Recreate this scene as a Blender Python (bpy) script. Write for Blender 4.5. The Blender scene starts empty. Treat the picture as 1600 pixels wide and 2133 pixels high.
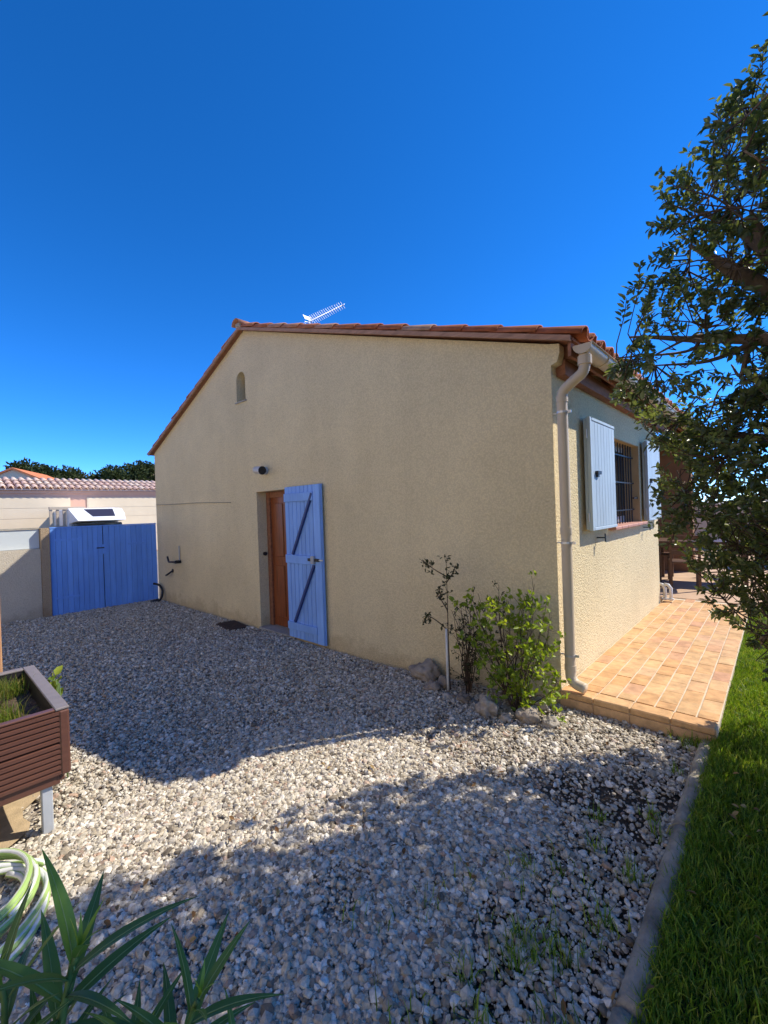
import bpy, bmesh, math, random
import numpy as np
from mathutils import Matrix, Vector, noise as mnoise

random.seed(7)
rng = np.random.default_rng(11)
S = bpy.context.scene
C = S.collection

# ------------------------------------------------------------------ camera
def set_camera():
    yaw, pit, rol = 0.7423, -0.0030, -0.0346
    F = Vector((-math.sin(yaw) * math.cos(pit), math.cos(yaw) * math.cos(pit), math.sin(pit)))
    r = F.cross(Vector((0, 0, 1))).normalized()
    u = r.cross(F)
    R = r * math.cos(rol) + u * math.sin(rol)
    U = -r * math.sin(rol) + u * math.cos(rol)
    cd = bpy.data.cameras.new('camera')
    cd.sensor_fit = 'HORIZONTAL'
    cd.sensor_width = 36.0
    cd.lens = 36.0 * 899.33 / 1600.0
    cd.clip_start = 0.05
    cd.clip_end = 2000
    co = bpy.data.objects.new('camera', cd)
    C.objects.link(co)
    m = Matrix((R, U, -F)).transposed().to_4x4()
    m.translation = Vector((1.31, -3.4383, 1.7))
    co.matrix_world = m
    S.camera = co
set_camera()

# ------------------------------------------------------------------ sky, sun, exposure
SUN = Vector((0.573, 0.760, 0.945)).normalized()
SUN_EL = math.asin(SUN.z)
SUN_AZ = math.atan2(SUN.x, SUN.y)
W = bpy.data.worlds.new('World')
S.world = W
W.use_nodes = True
wn = W.node_tree.nodes
wl = W.node_tree.links
sky = wn.new('ShaderNodeTexSky')
sky.sky_type = 'NISHITA'
sky.sun_disc = False
sky.sun_elevation = SUN_EL
sky.sun_rotation = SUN_AZ
sky.altitude = 600
sky.air_density = 0.45
sky.dust_density = 0.0
sky.ozone_density = 6.0
hs = wn.new('ShaderNodeHueSaturation')
hs.inputs['Hue'].default_value = 0.504
hs.inputs['Saturation'].default_value = 1.23
hs.inputs['Value'].default_value = 1.36
wl.new(sky.outputs[0], hs.inputs['Color'])
wl.new(hs.outputs[0], wn['Background'].inputs[0])
wn['Background'].inputs[1].default_value = 0.15
sl = bpy.data.lights.new('sun', 'SUN')
sl.energy = 3.4
sl.angle = math.radians(0.53)
sl.color = (1.0, 0.91, 0.77)
so = bpy.data.objects.new('sun', sl)
C.objects.link(so)
so.rotation_euler = SUN.to_track_quat('Z', 'Y').to_euler()
S.view_settings.view_transform = 'Standard'
S.view_settings.look = 'None'
S.view_settings.exposure = 0.9
S.view_settings.gamma = 1.0
S.render.engine = 'CYCLES'

# ------------------------------------------------------------------ material helpers
def nt(name):
    m = bpy.data.materials.new(name)
    m.use_nodes = True
    return m, m.node_tree.nodes, m.node_tree.links, m.node_tree.nodes['Principled BSDF']

def ramp(n, stops):
    r = n.new('ShaderNodeValToRGB')
    e = r.color_ramp.elements
    while len(e) < len(stops):
        e.new(0.5)
    for i, (p, c) in enumerate(stops):
        e[i].position = p
        e[i].color = (*c, 1)
    return r

def tex(n, l, kind='noise', scale=5.0, detail=4.0, rough=0.55, obj=False, vec=None):
    tc = n.new('ShaderNodeTexCoord')
    geo = n.new('ShaderNodeNewGeometry')
    t = n.new('ShaderNodeTexNoise' if kind == 'noise' else 'ShaderNodeTexVoronoi')
    t.inputs['Scale'].default_value = scale
    if kind == 'noise':
        t.inputs['Detail'].default_value = detail
        t.inputs['Roughness'].default_value = rough
    src = tc.outputs['Object'] if obj else geo.outputs['Position']
    if vec:
        mp = n.new('ShaderNodeVectorMath')
        mp.operation = 'MULTIPLY'
        mp.inputs[1].default_value = vec
        l.new(src, mp.inputs[0])
        src = mp.outputs[0]
    l.new(src, t.inputs['Vector'])
    return t

def bump(n, l, b, fac, strength, dist):
    bp = n.new('ShaderNodeBump')
    bp.inputs['Strength'].default_value = strength
    bp.inputs['Distance'].default_value = dist
    l.new(fac, bp.inputs['Height'])
    l.new(bp.outputs[0], b.inputs['Normal'])
    return bp

def mix(n, l, a, b, fac, mode='MIX'):
    m = n.new('ShaderNodeMix')
    m.data_type = 'RGBA'
    m.blend_type = mode
    for sock, v in ((m.inputs['Factor'], fac), (m.inputs[6], a), (m.inputs[7], b)):
        if hasattr(v, 'links') or hasattr(v, 'is_linked'):
            l.new(v, sock)
        elif isinstance(v, (int, float)):
            sock.default_value = v
        else:
            sock.default_value = (*v, 1)
    return m.outputs[2]

def simple(name, col, rough=0.6, var=0.12, scale=14, metal=0.0, bmp=0.15, bscale=90, bdist=0.003, spec=0.4, objrand=0.0, vec=None):
    m, n, l, b = nt(name)
    t = tex(n, l, 'noise', scale, 5, 0.6, vec=vec)
    lo = tuple(c * (1 - var) for c in col)
    hi = tuple(min(1, c * (1 + var)) for c in col)
    r = ramp(n, [(0.3, lo), (0.7, hi)])
    l.new(t.outputs['Fac'], r.inputs[0])
    out = r.outputs[0]
    if objrand:
        oi = n.new('ShaderNodeObjectInfo')
        rr = ramp(n, [(0, (1 - objrand,) * 3), (1, (1 + objrand * .3,) * 3)])
        l.new(oi.outputs['Random'], rr.inputs[0])
        out = mix(n, l, out, rr.outputs[0], 1.0, 'MULTIPLY')
    l.new(out, b.inputs['Base Color'])
    b.inputs['Roughness'].default_value = rough
    b.inputs['Metallic'].default_value = metal
    b.inputs['Specular IOR Level'].default_value = spec
    if bmp:
        t2 = tex(n, l, 'noise', bscale, 3, 0.6)
        bump(n, l, b, t2.outputs['Fac'], bmp, bdist)
    return m

def stucco(name, col, scale=62, strength=0.8, dist=0.010):
    m, n, l, b = nt(name)
    big = tex(n, l, 'noise', 0.9, 5, 0.6)
    r = ramp(n, [(0.3, tuple(c * .9 for c in col)), (0.7, tuple(c * 1.06 for c in col))])
    l.new(big.outputs['Fac'], r.inputs[0])
    streak = tex(n, l, 'noise', 2.2, 5, 0.65, vec=(1, 1, 0.18))
    rs = ramp(n, [(0.35, (0.90, 0.89, 0.87)), (0.6, (1.03, 1.03, 1.03))])
    l.new(streak.outputs['Fac'], rs.inputs[0])
    c1 = mix(n, l, r.outputs[0], rs.outputs[0], 0.35, 'MULTIPLY')
    v = tex(n, l, 'voronoi', scale)
    nz = tex(n, l, 'noise', scale * 1.3, 3, 0.7)
    ad = n.new('ShaderNodeMath')
    ad.operation = 'MULTIPLY_ADD'
    l.new(v.outputs['Distance'], ad.inputs[0])
    ad.inputs[1].default_value = -0.7
    l.new(nz.outputs['Fac'], ad.inputs[2])
    rg = ramp(n, [(0.0, (0.80, 0.79, 0.77)), (0.5, (1.05, 1.05, 1.05))])
    l.new(ad.outputs[0], rg.inputs[0])
    c2 = mix(n, l, c1, rg.outputs[0], 0.8, 'MULTIPLY')
    # splash-back dirt along the foot of the wall, ragged upper edge
    geo = n.new('ShaderNodeNewGeometry')
    sx = n.new('ShaderNodeSeparateXYZ')
    l.new(geo.outputs['Position'], sx.inputs[0])
    dn = tex(n, l, 'noise', 3.5, 6, 0.7)
    dm = n.new('ShaderNodeMath')
    dm.operation = 'MULTIPLY_ADD'
    l.new(dn.outputs['Fac'], dm.inputs[0])
    dm.inputs[1].default_value = -0.75
    l.new(sx.outputs[2], dm.inputs[2])
    rd = ramp(n, [(0.0, (0.66, 0.60, 0.54)), (0.16, (1, 1, 1))])
    dm2 = n.new('ShaderNodeMath')
    dm2.operation = 'ADD'
    l.new(dm.outputs[0], dm2.inputs[0])
    dm2.inputs[1].default_value = 0.30
    l.new(dm2.outputs[0], rd.inputs[0])
    c3 = mix(n, l, c2, rd.outputs[0], 0.55, 'MULTIPLY')
    spots = tex(n, l, 'noise', 7.0, 6, 0.75)
    rp = ramp(n, [(0.60, (1, 1, 1)), (0.72, (0.90, 0.885, 0.86))])
    l.new(spots.outputs['Fac'], rp.inputs[0])
    c3 = mix(n, l, c3, rp.outputs[0], 0.8, 'MULTIPLY')
    l.new(c3, b.inputs['Base Color'])
    b.inputs['Roughness'].default_value = 0.95
    b.inputs['Specular IOR Level'].default_value = 0.15
    bump(n, l, b, ad.outputs[0], strength, dist)
    return m

def randcol(name, stops, rough=0.8, spec=0.3, bscale=60, bmp=0.3, bdist=0.004, nscale=18, nvar=0.25, vec=None):
    m, n, l, b = nt(name)
    oi = n.new('ShaderNodeObjectInfo')
    r = ramp(n, stops)
    l.new(oi.outputs['Random'], r.inputs[0])
    t = tex(n, l, 'noise', nscale, 5, 0.65, vec=vec)
    r2 = ramp(n, [(0.3, (1 - nvar,) * 3), (0.7, (1 + nvar * .5,) * 3)])
    l.new(t.outputs['Fac'], r2.inputs[0])
    l.new(mix(n, l, r.outputs[0], r2.outputs[0], 1.0, 'MULTIPLY'), b.inputs['Base Color'])
    b.inputs['Roughness'].default_value = rough
    b.inputs['Specular IOR Level'].default_value = spec
    t2 = tex(n, l, 'noise', bscale, 4, 0.6)
    bump(n, l, b, t2.outputs['Fac'], bmp, bdist)
    return m

def leafmat(name, stops, rough=0.35, trans=0.35, spec=0.5, tint=(1.25, 1.2, 0.5)):
    m, n, l, b = nt(name)
    at = n.new('ShaderNodeAttribute')
    at.attribute_name = 'rnd'
    r = ramp(n, stops)
    l.new(at.outputs['Fac'], r.inputs[0])
    l.new(r.outputs[0], b.inputs['Base Color'])
    b.inputs['Roughness'].default_value = rough
    b.inputs['Specular IOR Level'].default_value = spec
    tr = n.new('ShaderNodeBsdfTranslucent')
    l.new(mix(n, l, r.outputs[0], tint, 1.0, 'MULTIPLY'), tr.inputs['Color'])
    ms = n.new('ShaderNodeMixShader')
    ms.inputs[0].default_value = trans
    l.new(b.outputs[0], ms.inputs[1])
    l.new(tr.outputs[0], ms.inputs[2])
    l.new(ms.outputs[0], n['Material Output'].inputs['Surface'])
    return m

def paint(name, col, worn, objrand=0.1):
    m, n, l, b = nt(name)
    t = tex(n, l, 'noise', 5, 5, 0.6, vec=(6, 6, 0.6))
    r = ramp(n, [(0.3, tuple(c * .9 for c in col)), (0.7, tuple(min(1, c * 1.08) for c in col))])
    l.new(t.outputs['Fac'], r.inputs[0])
    oi = n.new('ShaderNodeObjectInfo')
    rr = ramp(n, [(0, (1 - objrand,) * 3), (1, (1.03,) * 3)])
    l.new(oi.outputs['Random'], rr.inputs[0])
    c = mix(n, l, r.outputs[0], rr.outputs[0], 1.0, 'MULTIPLY')
    w = tex(n, l, 'noise', 16, 8, 0.75, vec=(1.6, 1.6, 0.35))
    rw = ramp(n, [(0.63, (0, 0, 0)), (0.72, (1, 1, 1))])
    l.new(w.outputs['Fac'], rw.inputs[0])
    c = mix(n, l, c, worn, rw.outputs[0])
    f = tex(n, l, 'noise', 1.3, 4, 0.6)
    rf = ramp(n, [(0.35, (0.90, 0.90, 0.92)), (0.65, (1.04, 1.04, 1.02))])
    l.new(f.outputs['Fac'], rf.inputs[0])
    c = mix(n, l, c, rf.outputs[0], 1.0, 'MULTIPLY')
    l.new(c, b.inputs['Base Color'])
    b.inputs['Roughness'].default_value = 0.55
    b.inputs['Specular IOR Level'].default_value = 0.3
    t2 = tex(n, l, 'noise', 40, 4, 0.6, vec=(3, 3, 0.3))
    bump(n, l, b, t2.outputs['Fac'], 0.25, 0.003)
    return m

M = {}
M['stucco'] = stucco('stucco', (0.86, 0.73, 0.46))
M['reveal'] = simple('reveal_render', (0.55, 0.42, 0.24), 0.9, 0.1, 5)
M['tile'] = randcol('roof_tile', [(0, (0.34, 0.10, 0.045)), (0.35, (0.48, 0.17, 0.08)), (0.7, (0.55, 0.24, 0.13)), (1, (0.50, 0.31, 0.21))], 0.85, 0.2, 60, 0.3, 0.004, 9, 0.35)
M['wood_dark'] = simple('eave_wood', (0.27, 0.115, 0.06), 0.7, 0.3, 6, vec=(4, 1, 4))
M['barge'] = simple('skylit_barge', (0.40, 0.225, 0.145), 0.8, 0.25, 6, vec=(1, 1, 6))  # eave wood lightened, skylight on the verge put into its colour
M['pvc'] = simple('beige_pvc', (0.60, 0.50, 0.36), 0.45, 0.12, 4, bmp=0.05, vec=(1, 1, .4))
M['blue'] = paint('lavender_blue_paint', (0.245, 0.46, 0.98), (0.33, 0.47, 0.80))
M['gateblue'] = paint('blue_gate_paint', (0.18, 0.40, 0.98), (0.24, 0.40, 0.78), 0.10)
M['brace'] = simple('brace_shade_blue', (0.035, 0.06, 0.19), 0.5, 0.1)  # shutter blue darkened: shade under braces and in gaps put into the colour
M['greyblue'] = paint('pale_blue_grey_paint', (0.46, 0.57, 0.66), (0.52, 0.58, 0.60), 0.06)
M['iron'] = simple('black_iron', (0.02, 0.02, 0.022), 0.5, 0.2)
M['door'] = simple('varnished_door', (0.23, 0.065, 0.02), 0.35, 0.35, 7, bmp=0.1, vec=(8, 8, 0.5))
M['glass'] = simple('dark_glass', (0.02, 0.025, 0.03), 0.05, 0.0, bmp=0, spec=0.8)
M['whiteframe'] = simple('white_frame', (0.55, 0.53, 0.5), 0.4, 0.05, bmp=0)
M['concrete'] = simple('concrete', (0.36, 0.34, 0.29), 0.9, 0.25, 9, bmp=0.5, bscale=120, bdist=0.004)
M['kerb'] = simple('weathered_kerb', (0.36, 0.32, 0.25), 0.95, 0.42, 7, bmp=0.7, bscale=90, bdist=0.006)
M['sill'] = simple('sill_tile', (0.50, 0.26, 0.20), 0.7, 0.12, 8)
M['floor_tile'] = randcol('terrace_tile', [(0, (0.61, 0.345, 0.155)), (0.3, (0.64, 0.39, 0.185)), (0.6, (0.66, 0.425, 0.215)), (0.85, (0.64, 0.385, 0.205)), (0.95, (0.59, 0.325, 0.19)), (1, (0.67, 0.46, 0.265))], 0.7, 0.25, 80, 0.25, 0.002, 11, 0.34)
M['grout'] = simple('pale_grout', (0.62, 0.53, 0.40), 0.95, 0.12, 12)
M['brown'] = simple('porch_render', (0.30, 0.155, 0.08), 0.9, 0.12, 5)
M['tablewood'] = simple('dark_table_wood', (0.10, 0.05, 0.03), 0.5, 0.3, 10)
M['patio'] = simple('patio_paving', (0.52, 0.36, 0.24), 0.85, 0.2, 3)
M['white'] = simple('white_plastic', (0.7, 0.7, 0.68), 0.4, 0.04, bmp=0)
M['metal'] = simple('galvanised_metal', (0.62, 0.63, 0.65), 0.35, 0.1, metal=0.7, bmp=0)
M['greymetal'] = simple('grey_painted_leg', (0.42, 0.44, 0.46), 0.5, 0.08, bmp=0.05)
M['planter'] = simple('brown_plastic_planter', (0.115, 0.050, 0.034), 0.38, 0.12, 8, bmp=0.2, bscale=40, vec=(1, 1, 6))
M['blackpl'] = simple('black_plastic', (0.02, 0.018, 0.018), 0.5, 0.2)
M['soil'] = simple('soil', (0.10, 0.065, 0.045), 1.0, 0.5, 30, bmp=1.0, bscale=60, bdist=0.02)
M['sand'] = simple('sandy_soil', (0.47, 0.36, 0.22), 1.0, 0.2, 14, bmp=0.6, bscale=150, bdist=0.006)
M['post'] = simple('orange_post_wood', (0.50, 0.27, 0.13), 0.7, 0.2, 8, vec=(6, 6, 0.5))
M['rock'] = randcol('bed_rock', [(0, (0.30, 0.25, 0.20)), (0.5, (0.40, 0.34, 0.27)), (1, (0.46, 0.42, 0.36))], 0.95, 0.15, 30, 0.6, 0.02, 9, 0.4)
M['bark'] = simple('bark', (0.17, 0.125, 0.09), 0.9, 0.35, 14, bmp=0.8, bscale=50, bdist=0.01)
M['twig'] = simple('dark_twig', (0.075, 0.05, 0.035), 0.9, 0.3, 20, bmp=0)
M['greenstem'] = simple('green_stem', (0.12, 0.19, 0.05), 0.6, 0.2, 20, bmp=0)
M['pink'] = simple('pink_render', (0.66, 0.40, 0.28), 0.9, 0.06, 1, bmp=0)
M['cream'] = simple('cream_render', (0.72, 0.60, 0.42), 0.9, 0.05, 1, bmp=0)
M['pinktile'] = randcol('pink_roof_tile', [(0, (0.68, 0.46, 0.37)), (0.5, (0.73, 0.54, 0.43)), (1, (0.76, 0.62, 0.50))], 0.9, 0.2)
M['orange'] = simple('orange_roof', (0.6, 0.2, 0.08), 0.9, 0.15, 4, bmp=0)
M['van'] = simple('white_van_paint', (0.78, 0.8, 0.82), 0.3, 0.03, bmp=0)
M['balus'] = simple('balustrade_render', (0.48, 0.40, 0.30), 0.9, 0.08, bmp=0)
M['panel'] = simple('pale_screen_panel', (0.56, 0.62, 0.64), 0.6, 0.04, 3, bmp=0.05)
M['asphalt'] = simple('pale_ground', (0.26, 0.23, 0.19), 0.95, 0.15, 1)
M['lawnsoil'] = simple('lawn_base', (0.045, 0.065, 0.015), 1.0, 0.35, 20, bmp=0.6, bscale=80, bdist=0.02)
M['rust'] = simple('rusty_grate', (0.06, 0.04, 0.032), 0.8, 0.4, 20)

def gravel_base():
    m, n, l, b = nt('gravel_base')
    v = tex(n, l, 'voronoi', 42)
    r = ramp(n, [(0.0, (0.22, 0.18, 0.14)), (0.45, (0.42, 0.36, 0.28)), (0.8, (0.54, 0.48, 0.40)), (1.0, (0.66, 0.61, 0.53))])
    sep = n.new('ShaderNodeSeparateColor')
    l.new(v.outputs['Color'], sep.inputs[0])
    l.new(sep.outputs[0], r.inputs[0])
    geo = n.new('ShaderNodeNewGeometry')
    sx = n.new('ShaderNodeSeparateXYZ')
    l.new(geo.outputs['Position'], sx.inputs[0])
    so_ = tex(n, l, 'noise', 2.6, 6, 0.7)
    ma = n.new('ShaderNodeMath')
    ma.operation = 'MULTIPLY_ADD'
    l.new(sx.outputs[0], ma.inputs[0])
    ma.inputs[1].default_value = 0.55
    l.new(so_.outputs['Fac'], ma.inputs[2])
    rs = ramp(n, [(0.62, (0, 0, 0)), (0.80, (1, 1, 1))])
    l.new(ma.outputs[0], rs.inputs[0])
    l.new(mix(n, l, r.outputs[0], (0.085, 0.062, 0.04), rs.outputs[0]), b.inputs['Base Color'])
    b.inputs['Roughness'].default_value = 0.95
    inv = n.new('ShaderNodeMath')
    inv.operation = 'SUBTRACT'
    inv.inputs[0].default_value = 1.0
    l.new(v.outputs['Distance'], inv.inputs[1])
    bump(n, l, b, inv.outputs[0], 1.0, 0.02)
    return m
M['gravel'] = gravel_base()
M['pebble'] = randcol('pebble', [(0, (0.15, 0.125, 0.095)), (0.12, (0.39, 0.33, 0.24)), (0.30, (0.54, 0.475, 0.36)), (0.48, (0.66, 0.60, 0.475)), (0.62, (0.43, 0.39, 0.325)), (0.76, (0.72, 0.66, 0.54)), (0.90, (0.86, 0.81, 0.70)), (0.96, (0.50, 0.34, 0.235)), (1, (0.22, 0.205, 0.185))], 0.9, 0.2, 90, 0.4, 0.003, 60, 0.4)
M['leaf'] = leafmat('tree_leaf', [(0, (0.075, 0.10, 0.045)), (0.45, (0.13, 0.17, 0.068)), (0.75, (0.20, 0.25, 0.085)), (0.93, (0.27, 0.32, 0.10)), (1, (0.42, 0.36, 0.09))], 0.34, 0.46, 0.9)
M['shrubleaf'] = leafmat('bright_shrub_leaf', [(0, (0.14, 0.22, 0.02)), (0.5, (0.28, 0.38, 0.035)), (1, (0.46, 0.52, 0.07))], 0.4, 0.48)
M['darkleaf'] = leafmat('dark_shrub_leaf', [(0, (0.02, 0.025, 0.01)), (1, (0.06, 0.07, 0.02))], 0.5, 0.2)
M['grass'] = leafmat('grass_blade', [(0, (0.075, 0.145, 0.013)), (0.45, (0.155, 0.28, 0.022)), (0.8, (0.26, 0.38, 0.04)), (0.92, (0.38, 0.42, 0.08)), (1, (0.50, 0.43, 0.17))], 0.5, 0.45)
M['weed'] = leafmat('weed_blade', [(0, (0.07, 0.13, 0.015)), (0.6, (0.16, 0.22, 0.025)), (1, (0.34, 0.29, 0.09))], 0.5, 0.4)
M['oleander'] = leafmat('oleander_leaf', [(0, (0.05, 0.125, 0.04)), (0.6, (0.085, 0.19, 0.052)), (0.85, (0.13, 0.27, 0.055)), (1, (0.28, 0.43, 0.05))], 0.4, 0.42, 0.45)
M['midrib'] = simple('leaf_midrib', (0.20, 0.30, 0.10), 0.5, 0.1, bmp=0)
M['pine'] = leafmat('pine_foliage', [(0, (0.022, 0.034, 0.014)), (0.5, (0.045, 0.065, 0.022)), (1, (0.095, 0.11, 0.035))], 0.7, 0.2, 0.2)
M['hedge'] = leafmat('hedge_leaf', [(0, (0.02, 0.04, 0.012)), (0.6, (0.06, 0.09, 0.02)), (0.9, (0.16, 0.17, 0.03)), (1, (0.34, 0.28, 0.05))], 0.4, 0.3)

def hose_mat():
    m, n, l, b = nt('striped_hose')
    at = n.new('ShaderNodeAttribute')
    at.attribute_name = 'rnd'
    r = ramp(n, [(0.0, (0.33, 0.48, 0.14)), (0.24, (0.36, 0.52, 0.16)), (0.28, (0.74, 0.75, 0.70)), (0.5, (0.74, 0.75, 0.72)), (0.54, (0.40, 0.55, 0.18)), (0.74, (0.36, 0.5, 0.16)), (0.78, (0.72, 0.73, 0.7)), (1, (0.72, 0.73, 0.7))])
    l.new(at.outputs['Fac'], r.inputs[0])
    l.new(r.outputs[0], b.inputs['Base Color'])
    b.inputs['Roughness'].default_value = 0.4
    return m
M['hose'] = hose_mat()

# ------------------------------------------------------------------ mesh helpers
class MB:
    def __init__(s):
        s.v = []
        s.f = []
        s.a = []

    def box(s, x0, x1, y0, y1, z0, z1, X=None):
        i = len(s.v)
        for z in (z0, z1):
            for (x, y) in ((x0, y0), (x1, y0), (x1, y1), (x0, y1)):
                p = Vector((x, y, z))
                s.v.append(tuple(X @ p) if X else tuple(p))
        s.f += [(i, i + 3, i + 2, i + 1), (i + 4, i + 5, i + 6, i + 7), (i, i + 1, i + 5, i + 4), (i + 1, i + 2, i + 6, i + 5), (i + 2, i + 3, i + 7, i + 6), (i + 3, i, i + 4, i + 7)]
        return s

    def bar(s, a, b, w, h, up=(0, 0, 1)):
        a, b = Vector(a), Vector(b)
        d = (b - a)
        L = d.length
        d.normalize()
        sd = d.cross(Vector(up)).normalized()
        u = sd.cross(d)
        X = Matrix((d, sd, u)).transposed().to_4x4()
        X.translation = a
        return s.box(0, L, -w / 2, w / 2, -h / 2, h / 2, X)

    def tube(s, pts, rad, n=8, cap=True, attr=False):
        pts = [Vector(p) for p in pts]
        if not hasattr(rad, '__len__'):
            rad = [rad] * len(pts)
        i0 = len(s.v)
        pn = None
        for k, p in enumerate(pts):
            t = (pts[min(k + 1, len(pts) - 1)] - pts[max(k - 1, 0)])
            if t.length < 1e-9:
                t = Vector((0, 0, 1))
            t.normalize()
            if pn is None:
                pn = t.orthogonal().normalized()
            else:
                pn = (pn - t * pn.dot(t))
                pn = pn.normalized() if pn.length > 1e-6 else t.orthogonal().normalized()
            bn = t.cross(pn)
            for j in range(n):
                a = 2 * math.pi * j / n
                s.v.append(tuple(p + (pn * math.cos(a) + bn * math.sin(a)) * rad[k]))
                if attr:
                    s.a.append(j / n)
        for k in range(len(pts) - 1):
            for j in range(n):
                a = i0 + k * n + j
                b = i0 + k * n + (j + 1) % n
                s.f.append((a, b, b + n, a + n))
        if cap:
            s.f.append(tuple(i0 + j for j in reversed(range(n))))
            s.f.append(tuple(i0 + (len(pts) - 1) * n + j for j in range(n)))
        return s

    def prism(s, poly, axis, a, b):
        """extrude a 2-D polygon along an axis: axis 'y' -> poly is (x,z); 'x' -> (y,z); 'z' -> (x,y)"""
        i = len(s.v)
        k = len(poly)
        for d in (a, b):
            for (p, q) in poly:
                s.v.append({'y': (p, d, q), 'x': (d, p, q), 'z': (p, q, d)}[axis])
        s.f.append(tuple(range(i, i + k)))
        s.f.append(tuple(reversed(range(i + k, i + 2 * k))))
        for j in range(k):
            j2 = (j + 1) % k
            s.f.append((i + j, i + k + j, i + k + j2, i + j2))
        return s

    def mesh(s, name, mat, smooth=False, bevel=0, fix=True):
        me = bpy.data.meshes.new(name)
        me.from_pydata(s.v, [], s.f)
        if fix or bevel:
            bm = bmesh.new()
            bm.from_mesh(me)
            if bevel:
                bmesh.ops.bevel(bm, geom=list(bm.edges), offset=bevel, segments=1, affect='EDGES', clamp_overlap=True)
            bmesh.ops.recalc_face_normals(bm, faces=bm.faces)
            bm.to_mesh(me)
            bm.free()
        if s.a and not bevel:
            at = me.attributes.new('rnd', 'FLOAT', 'POINT')
            at.data.foreach_set('value', s.a)
        me.materials.append(mat)
        if smooth:
            me.polygons.foreach_set('use_smooth', [True] * len(me.polygons))
        return me

    def build(s, name, mat, parent=None, smooth=False, bevel=0, fix=True):
        return obj(name, s.mesh(name, mat, smooth, bevel, fix), parent)

def obj(name, me, parent=None, loc=None, rot=None, scl=None):
    o = bpy.data.objects.new(name, me)
    C.objects.link(o)
    if parent:
        o.parent = parent
    if loc is not None:
        o.location = loc
    if rot is not None:
        o.rotation_euler = rot
    if scl is not None:
        o.scale = scl
    return o

def tag(o, label=None, cat=None, group=None, kind=None):
    if label:
        o['label'] = label
    if cat:
        o['category'] = cat
    if group:
        o['group'] = group
    if kind:
        o['kind'] = kind
    return o

def empty(name, loc=(0, 0, 0), label=None, cat=None, group=None, kind=None, rz=0):
    o = bpy.data.objects.new(name, None)
    C.objects.link(o)
    o.location = loc
    o.rotation_euler = (0, 0, rz)
    o.empty_display_size = 0.1
    return tag(o, label, cat, group, kind)

def at_world(o, parent):
    """keep a part that was modelled in world coordinates in place under a moved parent"""
    bpy.context.view_layer.update()
    o.parent = parent
    o.matrix_parent_inverse = parent.matrix_world.inverted()
    return o

def smoothstep(t):
    t = min(max(t, 0), 1)
    return t * t * (3 - 2 * t)

def zg(x, y):
    return 0.02 + 0.10 * smoothstep((x + 2.2) / 2.2)

def zg_np(x):
    t = np.clip((x + 2.2) / 2.2, 0, 1)
    return 0.02 + 0.10 * t * t * (3 - 2 * t)

def boolean_cut(me, cutters):
    o = bpy.data.objects.new('tmp', me)
    C.objects.link(o)
    tmp = []
    for c in cutters:
        co = bpy.data.objects.new('tmpc', c)
        C.objects.link(co)
        md = o.modifiers.new('b', 'BOOLEAN')
        md.operation = 'DIFFERENCE'
        md.solver = 'EXACT'
        md.object = co
        tmp.append(co)
    dg = bpy.context.evaluated_depsgraph_get()
    out = bpy.data.meshes.new_from_object(o.evaluated_get(dg))
    for t in tmp + [o]:
        bpy.data.objects.remove(t)
    return out

def leaves(name, cen, dirs, nor, length, width, mat, parent=None, fold=0.25, curl=0.12, rnd=None, smooth=False):
    """many separate folded leaf blades as one mesh; all arrays are numpy"""
    n = len(cen)
    d = dirs / np.linalg.norm(dirs, axis=1, keepdims=True)
    side = np.cross(d, nor)
    side /= (np.linalg.norm(side, axis=1, keepdims=True) + 1e-9)
    up = np.cross(side, d)
    L = np.asarray(length).reshape(-1, 1) * np.ones((n, 1))
    Wd = np.asarray(width).reshape(-1, 1) * np.ones((n, 1))
    V = np.empty((n, 6, 3))
    V[:, 0] = cen
    V[:, 1] = cen + d * L * 0.33 + side * Wd * 0.5 + up * Wd * fold
    V[:, 2] = cen + d * L * 0.70 + side * Wd * 0.40 + up * (Wd * fold - L * curl * .5)
    V[:, 3] = cen + d * L - up * L * curl
    V[:, 4] = cen + d * L * 0.70 - side * Wd * 0.40 + up * (Wd * fold - L * curl * .5)
    V[:, 5] = cen + d * L * 0.33 - side * Wd * 0.5 + up * Wd * fold
    base = np.arange(n)[:, None] * 6
    F = np.concatenate([base + np.array([[0, 1, 2, 3]]), base + np.array([[0, 3, 4, 5]])], axis=1).reshape(-1, 4)
    if rnd is None:
        rnd = rng.random(n)
    return obj(name, quadmesh(name, V.reshape(-1, 3), F, mat, np.repeat(rnd, 6)), parent)

def quadmesh(name, V, F, mat, rnd=None):
    me = bpy.data.meshes.new(name)
    me.vertices.add(len(V))
    me.vertices.foreach_set('co', np.ascontiguousarray(V, dtype=np.float32).ravel())
    k = F.shape[1]
    me.loops.add(F.size)
    me.loops.foreach_set('vertex_index', np.ascontiguousarray(F, dtype=np.int32).ravel())
    me.polygons.add(len(F))
    me.polygons.foreach_set('loop_start', np.arange(len(F), dtype=np.int32) * k)
    me.polygons.foreach_set('loop_total', np.full(len(F), k, dtype=np.int32))
    me.update(calc_edges=True)
    if rnd is not None:
        a = me.attributes.new('rnd', 'FLOAT', 'POINT')
        a.data.foreach_set('value', np.ascontiguousarray(rnd, dtype=np.float32))
    me.materials.append(mat)
    me.validate()
    return me

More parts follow.
